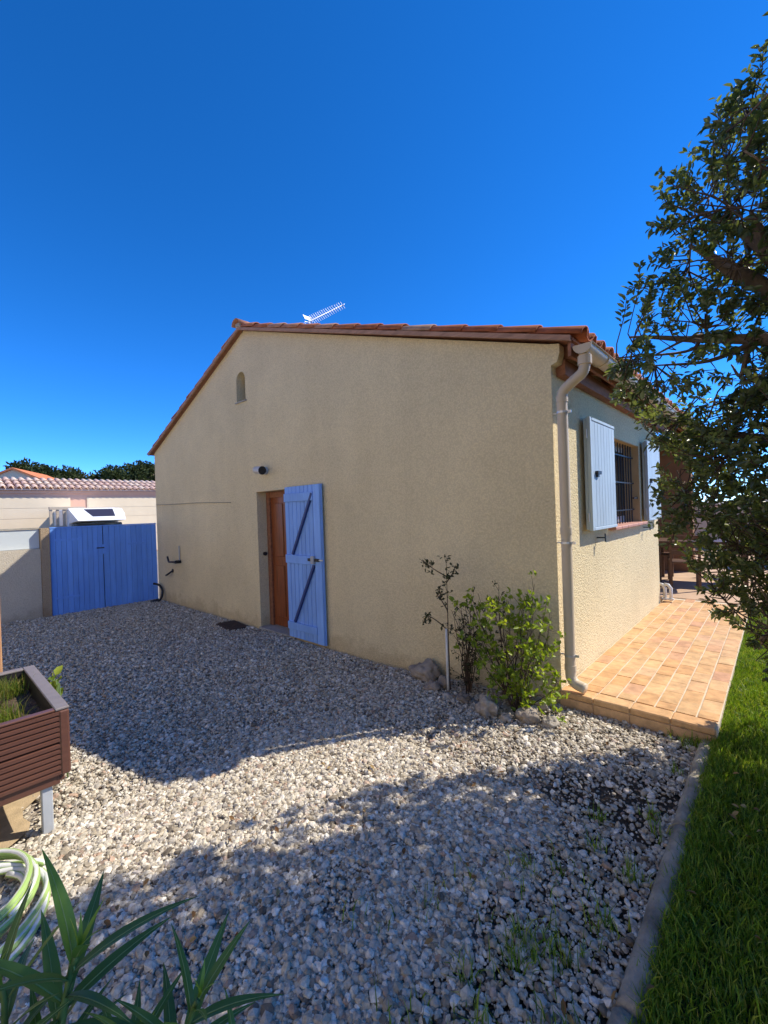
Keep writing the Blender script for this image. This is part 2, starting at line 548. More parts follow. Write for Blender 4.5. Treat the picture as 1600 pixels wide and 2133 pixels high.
def scatter(name, pts, rot, scl, protos, mat_list=None):
    """geometry-node instances of prototype meshes on points; one stuff object"""
    n = len(pts)
    me = bpy.data.meshes.new(name)
    me.vertices.add(n)
    me.vertices.foreach_set('co', np.ascontiguousarray(pts, dtype=np.float32).ravel())
    a = me.attributes.new('rot', 'FLOAT_VECTOR', 'POINT')
    a.data.foreach_set('vector', np.ascontiguousarray(rot, dtype=np.float32).ravel())
    a = me.attributes.new('scl', 'FLOAT_VECTOR', 'POINT')
    a.data.foreach_set('vector', np.ascontiguousarray(scl, dtype=np.float32).ravel())
    a = me.attributes.new('pick', 'INT', 'POINT')
    a.data.foreach_set('value', rng.integers(0, len(protos), n).astype(np.int32))
    col = bpy.data.collections.new(name + '_shapes')
    for p in protos:
        col.objects.link(bpy.data.objects.new(name + '_shape', p))
    g = bpy.data.node_groups.new(name, 'GeometryNodeTree')
    g.interface.new_socket('Geometry', in_out='INPUT', socket_type='NodeSocketGeometry')
    g.interface.new_socket('Geometry', in_out='OUTPUT', socket_type='NodeSocketGeometry')
    N, L = g.nodes, g.links
    gi, go = N.new('NodeGroupInput'), N.new('NodeGroupOutput')
    ci = N.new('GeometryNodeCollectionInfo')
    ci.inputs['Collection'].default_value = col
    ci.inputs['Separate Children'].default_value = True
    ci.inputs['Reset Children'].default_value = True
    m2p = N.new('GeometryNodeMeshToPoints')
    ip = N.new('GeometryNodeInstanceOnPoints')
    ip.inputs['Pick Instance'].default_value = True

    def attr(nm, ty):
        x = N.new('GeometryNodeInputNamedAttribute')
        x.data_type = ty
        x.inputs['Name'].default_value = nm
        return x.outputs['Attribute']
    e2r = N.new('FunctionNodeEulerToRotation')
    L.new(gi.outputs[0], m2p.inputs['Mesh'])
    L.new(m2p.outputs[0], ip.inputs['Points'])
    L.new(ci.outputs[0], ip.inputs['Instance'])
    L.new(attr('pick', 'INT'), ip.inputs['Instance Index'])
    L.new(attr('rot', 'FLOAT_VECTOR'), e2r.inputs[0])
    L.new(e2r.outputs[0], ip.inputs['Rotation'])
    L.new(attr('scl', 'FLOAT_VECTOR'), ip.inputs['Scale'])
    L.new(ip.outputs[0], go.inputs[0])
    o = obj(name, me)
    md = o.modifiers.new('scatter', 'NODES')
    md.node_group = g
    return o

def rocky(seed, sub=2, amp=0.25, mat=None, flat=0.8, freq=1.3, smooth=True):
    bm = bmesh.new()
    bmesh.ops.create_icosphere(bm, subdivisions=sub, radius=1)
    off = Vector((seed * 7.3, seed * 3.1, seed * 1.7))
    for v in bm.verts:
        d = mnoise.noise(v.co * freq + off) * amp + mnoise.noise(v.co * freq * 2.7 + off) * amp * .4 + (mnoise.noise(v.co * freq * 7 + off) * amp * .16 if sub > 2 else 0)
        v.co *= 1 + d
        v.co.z *= flat
    me = bpy.data.meshes.new('rock')
    bm.to_mesh(me)
    bm.free()
    me.polygons.foreach_set('use_smooth', [smooth] * len(me.polygons))
    me.materials.append(mat)
    return me

# ================================================================== THE SETTING
tag(MB().box(-700, 700, -700, 700, -1.4, -0.4).build('ground', M['asphalt']), kind='structure')

def yard():
    nx, ny = 92, 90
    xs = np.linspace(-8.75, 0.915, nx)
    ys = np.linspace(-9, 0.03, ny)
    V = [(x, y, zg(x, y) - 0.012 + 0.012 * mnoise.noise(Vector((x * 1.7, y * 1.7, 3)))) for y in ys for x in xs]
    F = [(j * nx + i, j * nx + i + 1, (j + 1) * nx + i + 1, (j + 1) * nx + i) for j in range(ny - 1) for i in range(nx - 1)]
    return quadmesh('yard', np.array(V), np.array(F), M['gravel'])
tag(obj('gravel_yard', yard()), kind='structure')

def lawn():
    nx, ny = 40, 120
    xs = np.linspace(0.945, 7.5, nx)
    ys = np.linspace(-9, 16, ny)
    V = [(x, y, lawn_z(x, y)) for y in ys for x in xs]
    F = [(j * nx + i, j * nx + i + 1, (j + 1) * nx + i + 1, (j + 1) * nx + i) for j in range(ny - 1) for i in range(nx - 1)]
    return quadmesh('lawn', np.array(V), np.array(F), M['lawnsoil'])

def lawn_z(x, y):
    return 0.135 + 0.06 * smoothstep((y + 0.6) / 1.2) * smoothstep((x - .85) / .3) + 0.015 * mnoise.noise(Vector((x * 2, y * 2, 1)))
tag(obj('lawn', lawn()), kind='structure')

# sandy patch under the planter
def patch():
    V = [(-1.95, -3.9, 0)]
    k = 40
    for i in range(k):
        a = 2 * math.pi * i / k
        rr = 1 + 0.12 * math.sin(3 * a + 1) + 0.07 * math.sin(7 * a)
        V.append((-1.95 + 0.58 * rr * math.cos(a), -3.85 + 0.92 * rr * math.sin(a), 0))
    V = [(x, y, zg(x, y) + 0.016) for x, y, _ in V]
    F = [(0, 1 + i, 1 + (i + 1) % k) for i in range(k)]
    me = bpy.data.meshes.new('sand_patch')
    me.from_pydata(V, [], F)
    me.materials.append(M['sand'])
    return me
tag(obj('sand_patch', patch()), kind='structure')

# terrace of clay tiles along the side wall
TZ = 0.24
ter = tag(MB().box(0.002, 0.985, -0.03, 4.25, -0.1, TZ - 0.006).build('terrace', M['grout']), kind='structure')
def terrace_tiles():
    pitch, jw = 0.122, 0.012
    w = pitch - jw
    rows = 18
    Lt = 0.228
    mesh0 = MB().box(-w / 2, w / 2, -Lt / 2, Lt / 2, -0.02, 0).mesh('tile', M['floor_tile'], bevel=0.0015)
    half = MB().box(-w / 2, w / 2, -Lt / 4, Lt / 4, -0.02, 0).mesh('tile', M['floor_tile'], bevel=0.0015)
    for c in range(8):
        x = 0.008 + pitch * (c + 0.5)
        y = 0.10
        if c % 2:
            obj('tile', half, ter, (x, y + Lt / 4, TZ + random.uniform(0, .002)))
            y += Lt / 2 + 0.0025
        while y + Lt < 4.25:
            obj('tile', mesh0, ter, (x + random.uniform(-.0015, .0015), y + Lt / 2, TZ + random.uniform(-.001, .003)), (random.uniform(-.006, .006), random.uniform(-.008, .008), 0))
            y += Lt + 0.0025
    nose = MB().box(-0.121, 0.121, -0.075, 0.058, -0.045, 0).mesh('nosing_tile', M['floor_tile'], bevel=0.008)
    riser = MB().box(-0.121, 0.121, -0.011, 0.0, -0.16, 0).mesh('riser_tile', M['floor_tile'], bevel=0.003)
    for c in range(4):
        obj('nosing_tile', nose, ter, (0.123 + 0.2445 * c, 0.03, TZ + 0.002))
        obj('riser_tile', riser, ter, (0.123 + 0.2445 * c, -0.032, TZ - 0.046))
terrace_tiles()
tag(MB().box(-2.5, 2.3, 4.26, 13, -0.1, TZ + 0.004).build('patio', M['patio']), kind='structure')

# kerb between gravel and lawn
kerb = tag(MB().box(0.905, 0.975, -5.2, -0.06, -0.1, 0.105).build('kerb', M['concrete']), kind='structure')
def kerb_stones():
    y = -0.06
    k = 0
    while y > -5:
        L = 0.98
        x0 = 0.888 + random.uniform(-.004, .004)
        prof = [(0, 0.06), (0.0, 0.125), (0.012, 0.155), (0.035, 0.172), (0.06, 0.168), (0.086, 0.15), (0.098, 0.12), (0.098, 0.06)]
        b = MB()
        n = 26
        for j in range(n + 1):
            yy = y - L * j / n * 0.985
            for (px, pz) in prof:
                d = mnoise.noise(Vector((px * 9, yy * 7, pz * 9))) * 0.006 + mnoise.noise(Vector((px * 30, yy * 24, pz * 30))) * 0.003
                b.v.append((x0 + px + d, yy, pz + d * 1.2 + 0.004 * math.sin(k * 2.1)))
        m = len(prof)
        for j in range(n):
            for i in range(m - 1):
                b.f.append((j * m + i, j * m + i + 1, (j + 1) * m + i + 1, (j + 1) * m + i))
        b.f.append(tuple(range(m)))
        b.f.append(tuple(n * m + i for i in reversed(range(m))))
        b.build('kerb_stone', M['kerb'], kerb, smooth=True)
        y -= L
        k += 1
kerb_stones()

# ================================================================== HOUSE
HW, HL, RX, RZ = 8.30, 3.85, -4.60, 4.487
EZL, EZR = 3.06, 2.99
house = empty('house', (0, 0, 0), 'beige stucco house with terracotta roof, blue door shutter and drainpipe at its corner', 'house')

def arch(x0, x1, z0, z1, n=10):
    r = (x1 - x0) / 2
    cx = (x0 + x1) / 2
    zs = z1 - r
    return [(x0, z0), (x1, z0)] + [(cx + r * math.cos(a), zs + r * math.sin(a)) for a in [math.pi * i / n for i in range(n + 1)]]

def house_shell():
    prof = [(-HW, -0.3), (0, -0.3), (0, EZR - 0.02), (RX, RZ), (-HW, EZL)]
    b = MB().prism(prof, 'y', 0, HL)
    me = b.mesh('wall', M['stucco'])
    cut = [MB().box(-4.39, -3.53, -0.2, 0.24, 0.035, 2.04).mesh('c', M['stucco']),
           MB().prism(arch(-4.86, -4.60, 3.45, 3.90), 'y', -0.2, 0.20).mesh('c', M['stucco']),
           MB().box(-0.24, 0.2, 1.44, 2.82, 1.45, 2.41).mesh('c', M['stucco'])]
    out = boolean_cut(me, cut)
    return out
obj('wall', house_shell(), house)
# rear part of the house behind the porch recess
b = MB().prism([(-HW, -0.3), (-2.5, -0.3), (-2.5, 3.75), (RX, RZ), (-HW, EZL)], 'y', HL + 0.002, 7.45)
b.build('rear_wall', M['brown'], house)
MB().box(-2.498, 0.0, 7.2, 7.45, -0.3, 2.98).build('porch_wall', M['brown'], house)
# corbel that carries the verge at the corner
MB().prism([(-0.001, 2.80), (0.05, 2.82), (0.07, 2.89), (0.07, 2.955), (-0.001, 2.972)], 'y', -0.002, 0.10).build('corbel', M['stucco'], house)
# vent: dark louvre at the back of the arched niche
MB().box(-4.85, -4.61, 0.17, 0.19, 3.46, 3.80).build('vent_panel', M['rust'], house)
for i in range(5):
    MB().box(-4.845, -4.615, 0.135, 0.165, 3.49 + i * .065, 3.505 + i * .065).build('vent_slat', M['concrete'], house)
MB().box(-4.89, -4.57, -0.02, 0.06, 3.43, 3.449).build('vent_sill', M['concrete'], house)

# ---- door in its reveal
dr = MB().box(-4.385, -3.535, 0.185, 0.225, 0.06, 2.035).build('door', M['door'], house)
MB().box(-4.388, -4.30, 0.155, 0.19, 0.04, 2.038).build('door_frame', M['wood_dark'], dr)
MB().box(-4.295, -3.62, 0.158, 0.19, 1.95, 2.036).build('door_frame', M['wood_dark'], dr)
for (x0, x1, z0, z1) in ((-4.22, -4.0, 0.2, 0.95), (-4.22, -4.0, 1.08, 1.86), (-3.88, -3.62, 0.2, 0.95)):
    MB().box(x0, x1, 0.172, 0.187, z0, z1).build('door_panel', M['door'], dr, bevel=0.006)
MB().box(-3.90, -3.70, 0.165, 0.187, 1.42, 1.75).build('door_glass', M['glass'], dr)
MB().box(-4.40, -3.52, -0.03, 0.30, -0.05, 0.05).build('threshold', M['concrete'], house, bevel=0.006)
MB().tube([(-4.39, 0.10, 1.12), (-4.355, 0.10, 1.12)], 0.028, 12).build('doorbell', M['iron'], house)  # black doorbell on the left reveal

# ---- open door shutter, folded back against the wall
SH = MB()
sx0, sx1, sz0, sz1 = -3.60, -2.835, 0.06, 2.06
sh = empty('door_shutter', (0, 0, 0))
sh.parent = house
tag(sh, 'lavender blue plank shutter folded back against the wall')
npl = 9
pw = (sx1 - sx0) / npl
for i in range(npl):
    MB().box(sx0 + i * pw + .003, sx0 + (i + 1) * pw - .003, -0.055, -0.028, sz0, sz1).build('plank', M['blue'], sh, bevel=0.003)
for (z, h) in ((1.86, .11), (1.05, .11), (0.17, .10)):
    MB().box(sx0 + 0.01, sx1 - 0.14, -0.080, -0.0555, z, z + h).build('rail', M['blue'], sh, bevel=0.004)
MB().box(sx1 - 0.125, sx1 - 0.004, -0.082, -0.0555, sz0 + .01, sz1 - .005).build('stile', M['blue'], sh, bevel=0.004)
MB().box(sx1 - 0.135, sx1 - 0.125, -0.060, -0.0556, sz0 + .01, sz1 - .005).build('stile_gap_shade', M['brace'], sh)  # dark strip laid in as the shadow line beside the stile
for (za, zb) in ((1.17, 1.95), (0.28, 1.05)):
    MB().bar((sx0 + 0.17, -0.072, za), (sx1 - 0.155, -0.072, zb), 0.03, 0.030, (0, 1, 0)).build('brace', M['brace'], sh)
MB().box(-3.08, -2.87, -0.105, -0.083, 1.10, 1.135).build('bolt', M['iron'], sh)
MB().box(-3.01, -2.95, -0.115, -0.083, 1.07, 1.165).build('bolt_keeper', M['greymetal'], sh)
MB().box(-2.90, -2.80, -0.098, -0.086, 1.112, 1.128).build('bolt_tip', M['metal'], sh)
for z in (0.35, 1.80):
    MB().tube([(-3.595, -0.02, z - .06), (-3.595, -0.02, z + .06)], 0.012, 8).build('hinge', M['iron'], sh)

# ---- side window, reveal, grille, sill, shutters
win = MB().box(-0.20, -0.17, 1.445, 2.815, 1.452, 2.405).build('window', M['whiteframe'], house)
for (a, c) in ((1.52, 2.10), (2.16, 2.74)):
    MB().box(-0.172, -0.165, a, c, 1.53, 2.33).build('pane', M['glass'], win)
for (y0, y1, z0, z1, x0, x1) in ((1.4405, 1.452, 1.452, 2.408, -.168, -.002), (2.808, 2.8195, 1.452, 2.408, -.168, -.002), (1.454, 2.806, 2.40, 2.4095, -.168, -.002)):
    MB().box(x0, x1, y0, y1, z0, z1).build('window_reveal', M['reveal'], house)
gr = MB().box(-0.078, -0.064, 1.452, 2.808, 1.60, 1.615).build('window_grille', M['iron'], house)
for z in (1.93, 2.25):
    MB().box(-0.078, -0.064, 1.453, 2.807, z, z + .015).build('bar', M['iron'], gr)
for i in range(11):
    y = 1.55 + i * 0.116
    MB().tube([(-0.071, y, 1.452), (-0.071, y, 2.40)], 0.008, 6).build('bar', M['iron'], gr)
for c in range(6):
    MB().box(-0.16, 0.075, 1.40 + c * .2415, 1.40 + c * .2415 + .238, 1.418, 1.451).build('sill_tile', M['sill'], house, bevel=0.006)

def win_shutter(y0, y1, x0, parent):
    e = empty('window_shutter', (0, 0, 0))
    e.parent = parent
    tag(e, 'pale blue-grey folding window shutter')
    z0, z1 = 1.455, 2.475
    MB().box(x0, x0 + .026, y0 + .012, y1, z0 + .01, z1 - .01).build('back_leaf', M['greyblue'], e, bevel=0.003)
    n = 8
    w = (y1 - y0 - .05) / n
    for i in range(n):
        MB().box(x0 + .034, x0 + .058, y0 + .05 + i * w + .0015, y0 + .05 + (i + 1) * w - .0015, z0 + .03, z1 - .03).build('plank', M['greyblue'], e, bevel=0.002)
    MB().box(x0 + .030, x0 + .062, y0, y0 + .046, z0, z1).build('stile', M['greyblue'], e, bevel=0.003)
    MB().box(x0 + .034, x0 + .063, y0 + .05, y1 + .004, z1 - .028, z1).build('rail', M['greyblue'], e, bevel=0.003)
    MB().box(x0 + .034, x0 + .063, y0 + .05, y1 + .004, z0, z0 + .028).build('rail', M['greyblue'], e, bevel=0.003)
    for z in (z0 + .12, z1 - .15):
        MB().tube([(x0 + .03, y0 - .006, z - .04), (x0 + .03, y0 - .006, z + .04)], 0.009, 8).build('hinge', M['metal'], e)
    MB().box(x0 + .059, x0 + .085, y0 + .12, y0 + .22, 1.965, 1.995).build('latch', M['iron'], e)
    MB().box(x0 + .059, x0 + .075, y0 + .14, y0 + .19, 1.94, 1.962).build('latch_plate', M['iron'], e)
    return e
win_shutter(0.64, 1.41, 0.022, house)
win_shutter(2.88, 3.66, 0.022, house)
for y in (1.02, 2.95):
    MB().bar((0.0, y, 1.37), (0.075, y, 1.37), .012, .012).build('shutter_hook', M['iron'], house)
    MB().bar((0.075, y, 1.33), (0.075, y, 1.41), .02, .008, (1, 0, 0)).build('shutter_hook', M['iron'], house)
MB().bar((-0.03, 2.62, 1.75), (-0.03, 2.80, 1.75), .02, .02).build('grille_anchor', M['iron'], house)

# ---- roof: deck, verge board, soffit, tiles
SLR = (RZ + .02 - EZR) / (0.26 - RX) if False else 0.3250      # right pitch
SLL = 0.385
RTOP = 4.49
def zr(x):
    return RTOP - SLR * (x - RX)
def zl(x):
    return RTOP + SLL * (x - RX)
roof = empty('roof', (0, 0, 0))
roof.parent = house
XR, XL, Y0, Y1 = 0.215, -8.42, -0.085, 7.6
MB().prism([(RX, RTOP), (XR - .02, zr(XR - .02)), (XR - .02, zr(XR - .02) + .020), (RX, RTOP + .020)], 'y', Y0 + .02, Y1).build('deck', M['wood_dark'], roof)
MB().prism([(RX - .001, RTOP), (RX - .001, RTOP + .020), (XL + .02, zl(XL + .02) + .020), (XL + .02, zl(XL + .02))], 'y', Y0 + .02, Y1).build('deck', M['wood_dark'], roof)
# barge boards along the gable
MB().prism([(RX, RTOP - .012), (XR - .03, zr(XR - .03) - .012), (XR - .03, zr(XR - .03) + .03), (RX, RTOP + .03)], 'y', Y0 - .008, Y0 + .018).build('barge_board', M['barge'], roof)
MB().prism([(RX - .001, RTOP - .012), (RX - .001, RTOP + .03), (XL + .03, zl(XL + .03) + .03), (XL + .03, zl(XL + .03) - .012)], 'y', Y0 - .008, Y0 + .018).build('barge_board', M['barge'], roof)
# eave timber on the side wall: wall plate, fascia, rafter tails
MB().box(0.003, 0.075, 0.102, 7.55, 2.735, 2.86).build('wall_plate', M['wood_dark'], roof)
MB().box(0.155, 0.178, -0.06, 7.58, 2.82, 2.92).build('fascia', M['wood_dark'], roof)
for i in range(13):
    y = 0.16 + i * 0.6
    MB().bar((-0.1, y, zr(-0.1) - .052), (0.15, y, zr(0.15) - .052), 0.06, 0.095, (0, 0, 1)).build('rafter_tail', M['wood_dark'], roof)

def tile_mesh(r0, r1, L, th, flip=False, n=9):
    b = MB()
    for (x, r) in ((0, r0), (L, r1)):
        for rr in (r, r - th):
            for j in range(n):
                a = math.pi * j / (n - 1)
                z = rr * math.sin(a) * .85
                b.v.append((x, rr * math.cos(a), -z if flip else z))
    for j in range(n - 1):
        b.f.append((j, j + 1, 2 * n + j + 1, 2 * n + j))
        b.f.append((n + j, 3 * n + j, 3 * n + j + 1, n + j + 1))
        b.f.append((j, n + j, n + j + 1, j + 1))
        b.f.append((2 * n + j, 2 * n + j + 1, 3 * n + j + 1, 3 * n + j))
    b.f.append((0, 2 * n, 3 * n, n))
    b.f.append((n - 1, 2 * n - 1, 4 * n - 1, 3 * n - 1))
    return b.mesh('roof_tile', M['tile'], smooth=True)

TL, EXP = 0.43, 0.36
cover = tile_mesh(0.074, 0.088, TL, 0.013)      # wide end points down the slope
chan = tile_mesh(0.105, 0.085, TL, 0.014, True)

def lay(xtop, ztop, slope, right, y, k, mesh, lift, rest):
    ang = math.atan(slope)
    d = Vector((math.cos(ang), 0, -math.sin(ang))) if right else Vector((-math.cos(ang), 0, -math.sin(ang)))
    nrm = Vector((math.sin(ang), 0, math.cos(ang))) if right else Vector((-math.sin(ang), 0, math.cos(ang)))
    p = Vector((xtop, y, ztop)) + d * (k * EXP) + nrm * (lift + 0.012)
    tilt = math.radians(2.2)
    d2 = (d * math.cos(tilt) + nrm * math.sin(tilt) * 0.6).normalized()
    sd = Vector((0, 1, 0)) if right else Vector((0, -1, 0))
    n2 = d2.cross(sd).normalized()
    if n2.z < 0:
        n2 = -n2
    jit = random.uniform(-.012, .012)
    X = Matrix((d2, n2.cross(d2), n2)).transposed()
    X = X @ Matrix.Rotation(random.uniform(-.02, .02), 3, 'Z') @ Matrix.Rotation(random.uniform(-.03, .03), 3, 'X')
    X = X.to_4x4()
    X.translation = p + d * jit + nrm * random.uniform(0, .006)
    if rest is None:
        o = obj('roof_tile', mesh, roof)
        o.matrix_local = X
    else:
        rest.append((mesh, X))

rest = []
PITCH = 0.212
nrow_r, nrow_l = 14, 11
ncol = 36
start_r = (XR - RX) / math.cos(math.atan(SLR)) - nrow_r * EXP - .03
start_l = (RX - XL) / math.cos(math.atan(SLL)) - nrow_l * EXP - .03
for c in range(ncol):
    yc = -0.005 + c * PITCH
    for k in range(nrow_r):
        x0 = RX + start_r * math.cos(math.atan(SLR))
        near = (c < 7) or (k == nrow_r - 1 and c < 30)
        lay(x0, zr(x0) + .020, SLR, True, yc, k, cover, 0.0, None if near else rest)
        near = (k == nrow_r - 1 and c < 24)
        lay(x0, zr(x0) + .020, SLR, True, yc + PITCH / 2, k, chan, 0.058, None if near else rest)
    for k in range(nrow_l):
        x0 = RX - start_l * math.cos(math.atan(SLL))
        near = c < 4
        lay(x0, zl(x0) + .020, SLL, False, yc, k, cover, 0.0, None if near else rest)
        lay(x0, zl(x0) + .020, SLL, False, yc + PITCH / 2, k, chan, 0.058, rest)
bmr = MB()
for me, X in rest:
    i = len(bmr.v)
    bmr.v += [tuple(X @ v.co) for v in me.vertices]
    bmr.f += [tuple(i + q for q in p.vertices) for p in me.polygons]
ro = bmr.build('remaining_tiles', M['tile'], roof, smooth=True, fix=False)
ro['kind'] = 'stuff'
ridge = tile_mesh(0.10, 0.112, 0.44, 0.015)
for i in range(19):
    o = obj('ridge_tile', ridge, roof)
    X = Matrix(((0, 1, 0), (1, 0, 0), (0, 0, 1))).to_4x4()
    X = Matrix.Rotation(-math.pi / 2, 4, 'Z') @ Matrix.Rotation(math.radians(1.5), 4, 'Y')
    X.translation = Vector((RX + random.uniform(-.004, .004), -0.13 + 0.44 + i * 0.40, RTOP + 0.065 + random.uniform(-.004, .004)))
    o.matrix_local = X
MB().box(RX - .07, RX + .07, -.10, .2, RTOP + .015, RTOP + .10).build('ridge_mortar', M['concrete'], roof, bevel=0.02)

# ---- gutter and downpipe
def gutter():
    b = MB()
    n = 12
    R = 0.066
    xc, zc = 0.252, 2.89
    ys = [-0.035 + i * 0.4 for i in range(20)]
    for y in ys:
        for rr in (R, R - .006):
            for j in range(n + 1):
                a = math.pi + math.pi * j / n
                b.v.append((xc + rr * math.cos(a), y, zc + rr * math.sin(a)))
    m = n + 1
    for k in range(len(ys) - 1):
        o, q = k * 2 * m, (k + 1) * 2 * m
        for j in range(n):
            b.f.append((o + j, o + j + 1, q + j + 1, q + j))
            b.f.append((o + m + j, q + m + j, q + m + j + 1, o + m + j + 1))
        b.f.append((o, q, q + m, o + m))
        b.f.append((o + m - 1, o + 2 * m - 1, q + 2 * m - 1, q + m - 1))
    g = b.build('gutter', M['pvc'], house, smooth=True)
    e = MB()
    e.prism([(xc + (R + .003) * math.cos(math.pi + math.pi * j / n), zc + (R + .003) * math.sin(math.pi + math.pi * j / n)) for j in range(n + 1)], 'y', -0.045, -0.036)
    e.build('gutter_end_cap', M['pvc'], g)
    MB().tube([(xc + R, -0.035, zc), (xc + R, 7.56, zc)], 0.008, 8).build('gutter_lip', M['pvc'], g, smooth=True)
    for i in range(12):
        y = 0.4 + i * .6
        MB().tube([(xc + (R + .004) * math.cos(math.pi + math.pi * j / 10), y, zc + (R + .004) * math.sin(math.pi + math.pi * j / 10)) for j in range(11)], 0.006, 6).build('gutter_bracket', M['pvc'], g)
gutter()

def curve(pts, n=10):
    """Catmull-Rom through control points"""
    P = [Vector(p) for p in pts]
    P = [P[0] * 2 - P[1]] + P + [P[-1] * 2 - P[-2]]
    out = []
    for i in range(1, len(P) - 2):
        for k in range(n):
            t = k / n
            a, b_, c, d = P[i - 1], P[i], P[i + 1], P[i + 2]
            out.append(0.5 * ((2 * b_) + (c - a) * t + (2 * a - 5 * b_ + 4 * c - d) * t * t + (3 * b_ - a - 3 * c + d) * t ** 3))
    out.append(P[-2])
    return out

dp = MB().tube(curve([(0.25, 0.015, 2.84), (0.25, 0.015, 2.76), (0.23, 0.015, 2.695), (0.160, 0.015, 2.645), (0.092, 0.015, 2.59), (0.072, 0.015, 2.52), (0.072, 0.015, 2.3)], 6) + [Vector((0.072, 0.012, 1.3)), Vector((0.072, 0.008, 0.42))] + curve([(0.072, 0.008, 0.40), (0.076, 0.007, 0.345), (0.11, 0.003, 0.305), (0.185, -0.008, 0.288)], 6), 0.040, 16).build('downpipe', M['pvc'], house, smooth=True)
for (z, h) in ((2.50, .05), (1.47, .05), (0.40, .045)):
    MB().tube([(0.072, 0.015 - (2.5 - z) * .003, z), (0.072, 0.015 - (2.5 - z) * .003, z + h)], 0.0445, 16).build('pipe_collar', M['pvc'], dp)
MB().tube([(0.25, 0.015, 2.75), (0.25, 0.015, 2.815)], 0.050, 16).build('pipe_collar', M['pvc'], dp)
for z in (2.42, 1.40, 0.52):
    yy = 0.015 - (2.5 - z) * .003
    MB().tube([(0.0, yy, z), (0.03, yy, z)], 0.006, 6).build('pipe_clip', M['metal'], dp)
    MB().tube([(0.072, yy, z - .008), (0.072, yy, z + .008)], 0.0435, 16).build('pipe_clip', M['metal'], dp)
    MB().box(0.112, 0.140, yy - .004, yy + .004, z - .01, z + .01).build('pipe_clip', M['metal'], dp)

# thin cable along the gable
tag(MB().tube(curve([(-8.28, -0.012, 1.985), (-7.4, -0.011, 1.965), (-6.4, -0.012, 1.955), (-5.15, -0.011, 1.915)], 8), 0.0055, 6).build('wall_cable', simple('cable_grey', (0.33, 0.27, 0.19), .6, .05, bmp=0)), 'thin pale cable fixed across the shaded gable wall', 'cable')

# wall lamp above the door
lamp = empty('wall_lamp', (-4.11, 0, 2.33), 'small grey outdoor lamp on the gable above the door', 'lamp')
MB().tube([(0, -0.002, 0), (0, -0.03, 0)], 0.055, 16).build('base', M['greymetal'], lamp)
MB().tube([(0, -0.03, 0), (0.01, -0.08, 0.0)], 0.016, 8).build('arm', M['greymetal'], lamp)
MB().tube([(-0.085, -0.115, 0.015), (0.075, -0.115, -0.005)], [0.05, 0.058], 14).build('head', M['whiteframe'], lamp, smooth=False)
MB().tube([(0.0755, -0.115, -0.005), (0.088, -0.115, -0.007)], [0.06, 0.06], 14).build('visor', M['iron'], lamp)

# garden tap
tap = empty('garden_tap', (-7.2, 0, 0.86), 'dark metal garden tap with upright pipe on the gable wall', 'tap')
MB().tube([(0.03, -0.02, 0), (0.03, -0.02, 0.30)], 0.012, 8).build('riser_pipe', M['greymetal'], tap)
MB().tube([(0.03, -0.0, 0), (0.03, -0.10, 0)], 0.03, 10).build('tap_body', M['iron'], tap)
MB().tube(curve([(0.03, -0.10, 0), (-0.08, -0.12, 0.0), (-0.24, -0.11, -0.01), (-0.30, -0.10, 0.02), (-0.34, -0.10, 0.09)], 5), 0.018, 8).build('spout', M['iron'], tap)
MB().tube([(0.03, -0.11, 0.0), (0.11, -0.11, 0.02)], 0.022, 8).build('tap_handle', M['iron'], tap)
hk = empty('hose_hook', (-7.6, 0, 0.60), 'small dark iron hook low on the gable wall under the tap', 'hook')
MB().tube(curve([(0.05, 0, 0.06), (0.04, -.05, 0.03), (-.02, -.08, -0.01), (-.09, -.08, -.03)], 5), 0.018, 8).build('hook_arm', M['iron'], hk)
MB().tube([(0.05, 0, .06), (0.05, -.012, .06)], .04, 10).build('hook_plate', M['iron'], hk)
tag(MB().tube(curve([(-8.2, -0.06, 0.03), (-8.05, -0.25, 0.03), (-7.95, -0.12, 0.06), (-7.98, -0.05, 0.22), (-8.12, -0.06, 0.33), (-8.25, -0.12, 0.36)], 7), 0.022, 8).build('black_hose', M['blackpl'], smooth=True), 'short black hose looping up in the corner beside the gate', 'hose')

# drain grate beside the door
dg_ = empty('drain_grate', (-4.88, -0.2, 0.03), 'dark rusty drain grate in the gravel left of the door', 'grate', rz=-.1)
MB().box(-.27, .27, -.15, .15, -.02, .012).build('plate', M['rust'], dg_, bevel=.004)
for i in range(8):
    MB().box(-.24 + i * .062, -.205 + i * .062, -.12, .12, .0125, .02).build('bar', M['rust'], dg_)

# TV aerial
an = empty('tv_aerial', (-6.7, 3.0, 3.8), 'silver television aerial rising behind the roof ridge', 'aerial')
MB().tube([(0, 0, -.1), (0, 0, 2.5)], 0.02, 8).build('mast', M['metal'], an)
MB().tube([(-0.14, 0, 2.44), (1.14, 0, 2.41)], 0.014, 6).build('boom', M['metal'], an)
for i in range(16):
    x = 0.04 + i * 0.07
    z = 2.436 - i * .0016
    h = 0.095 - 0.002 * i
    for sg in (-1, 1):
        MB().tube([(x, -h, z + sg * h * .75), (x, 0, z), (x, h, z + sg * h * .75)], 0.0042, 5).build('element', M['metal'], an)
for sg in (-1, 1):
    for k in range(4):
        MB().tube([(-0.1 - .02 * k, -.12, 2.44 + sg * (.03 + .035 * k)), (-0.1 - .02 * k, .12, 2.44 + sg * (.03 + .035 * k))], 0.003, 5).build('reflector_rod', M['metal'], an)
    MB().tube([(-0.09, 0, 2.44), (-0.17, 0, 2.44 + sg * .14)], 0.005, 5).build('reflector_frame', M['metal'], an)

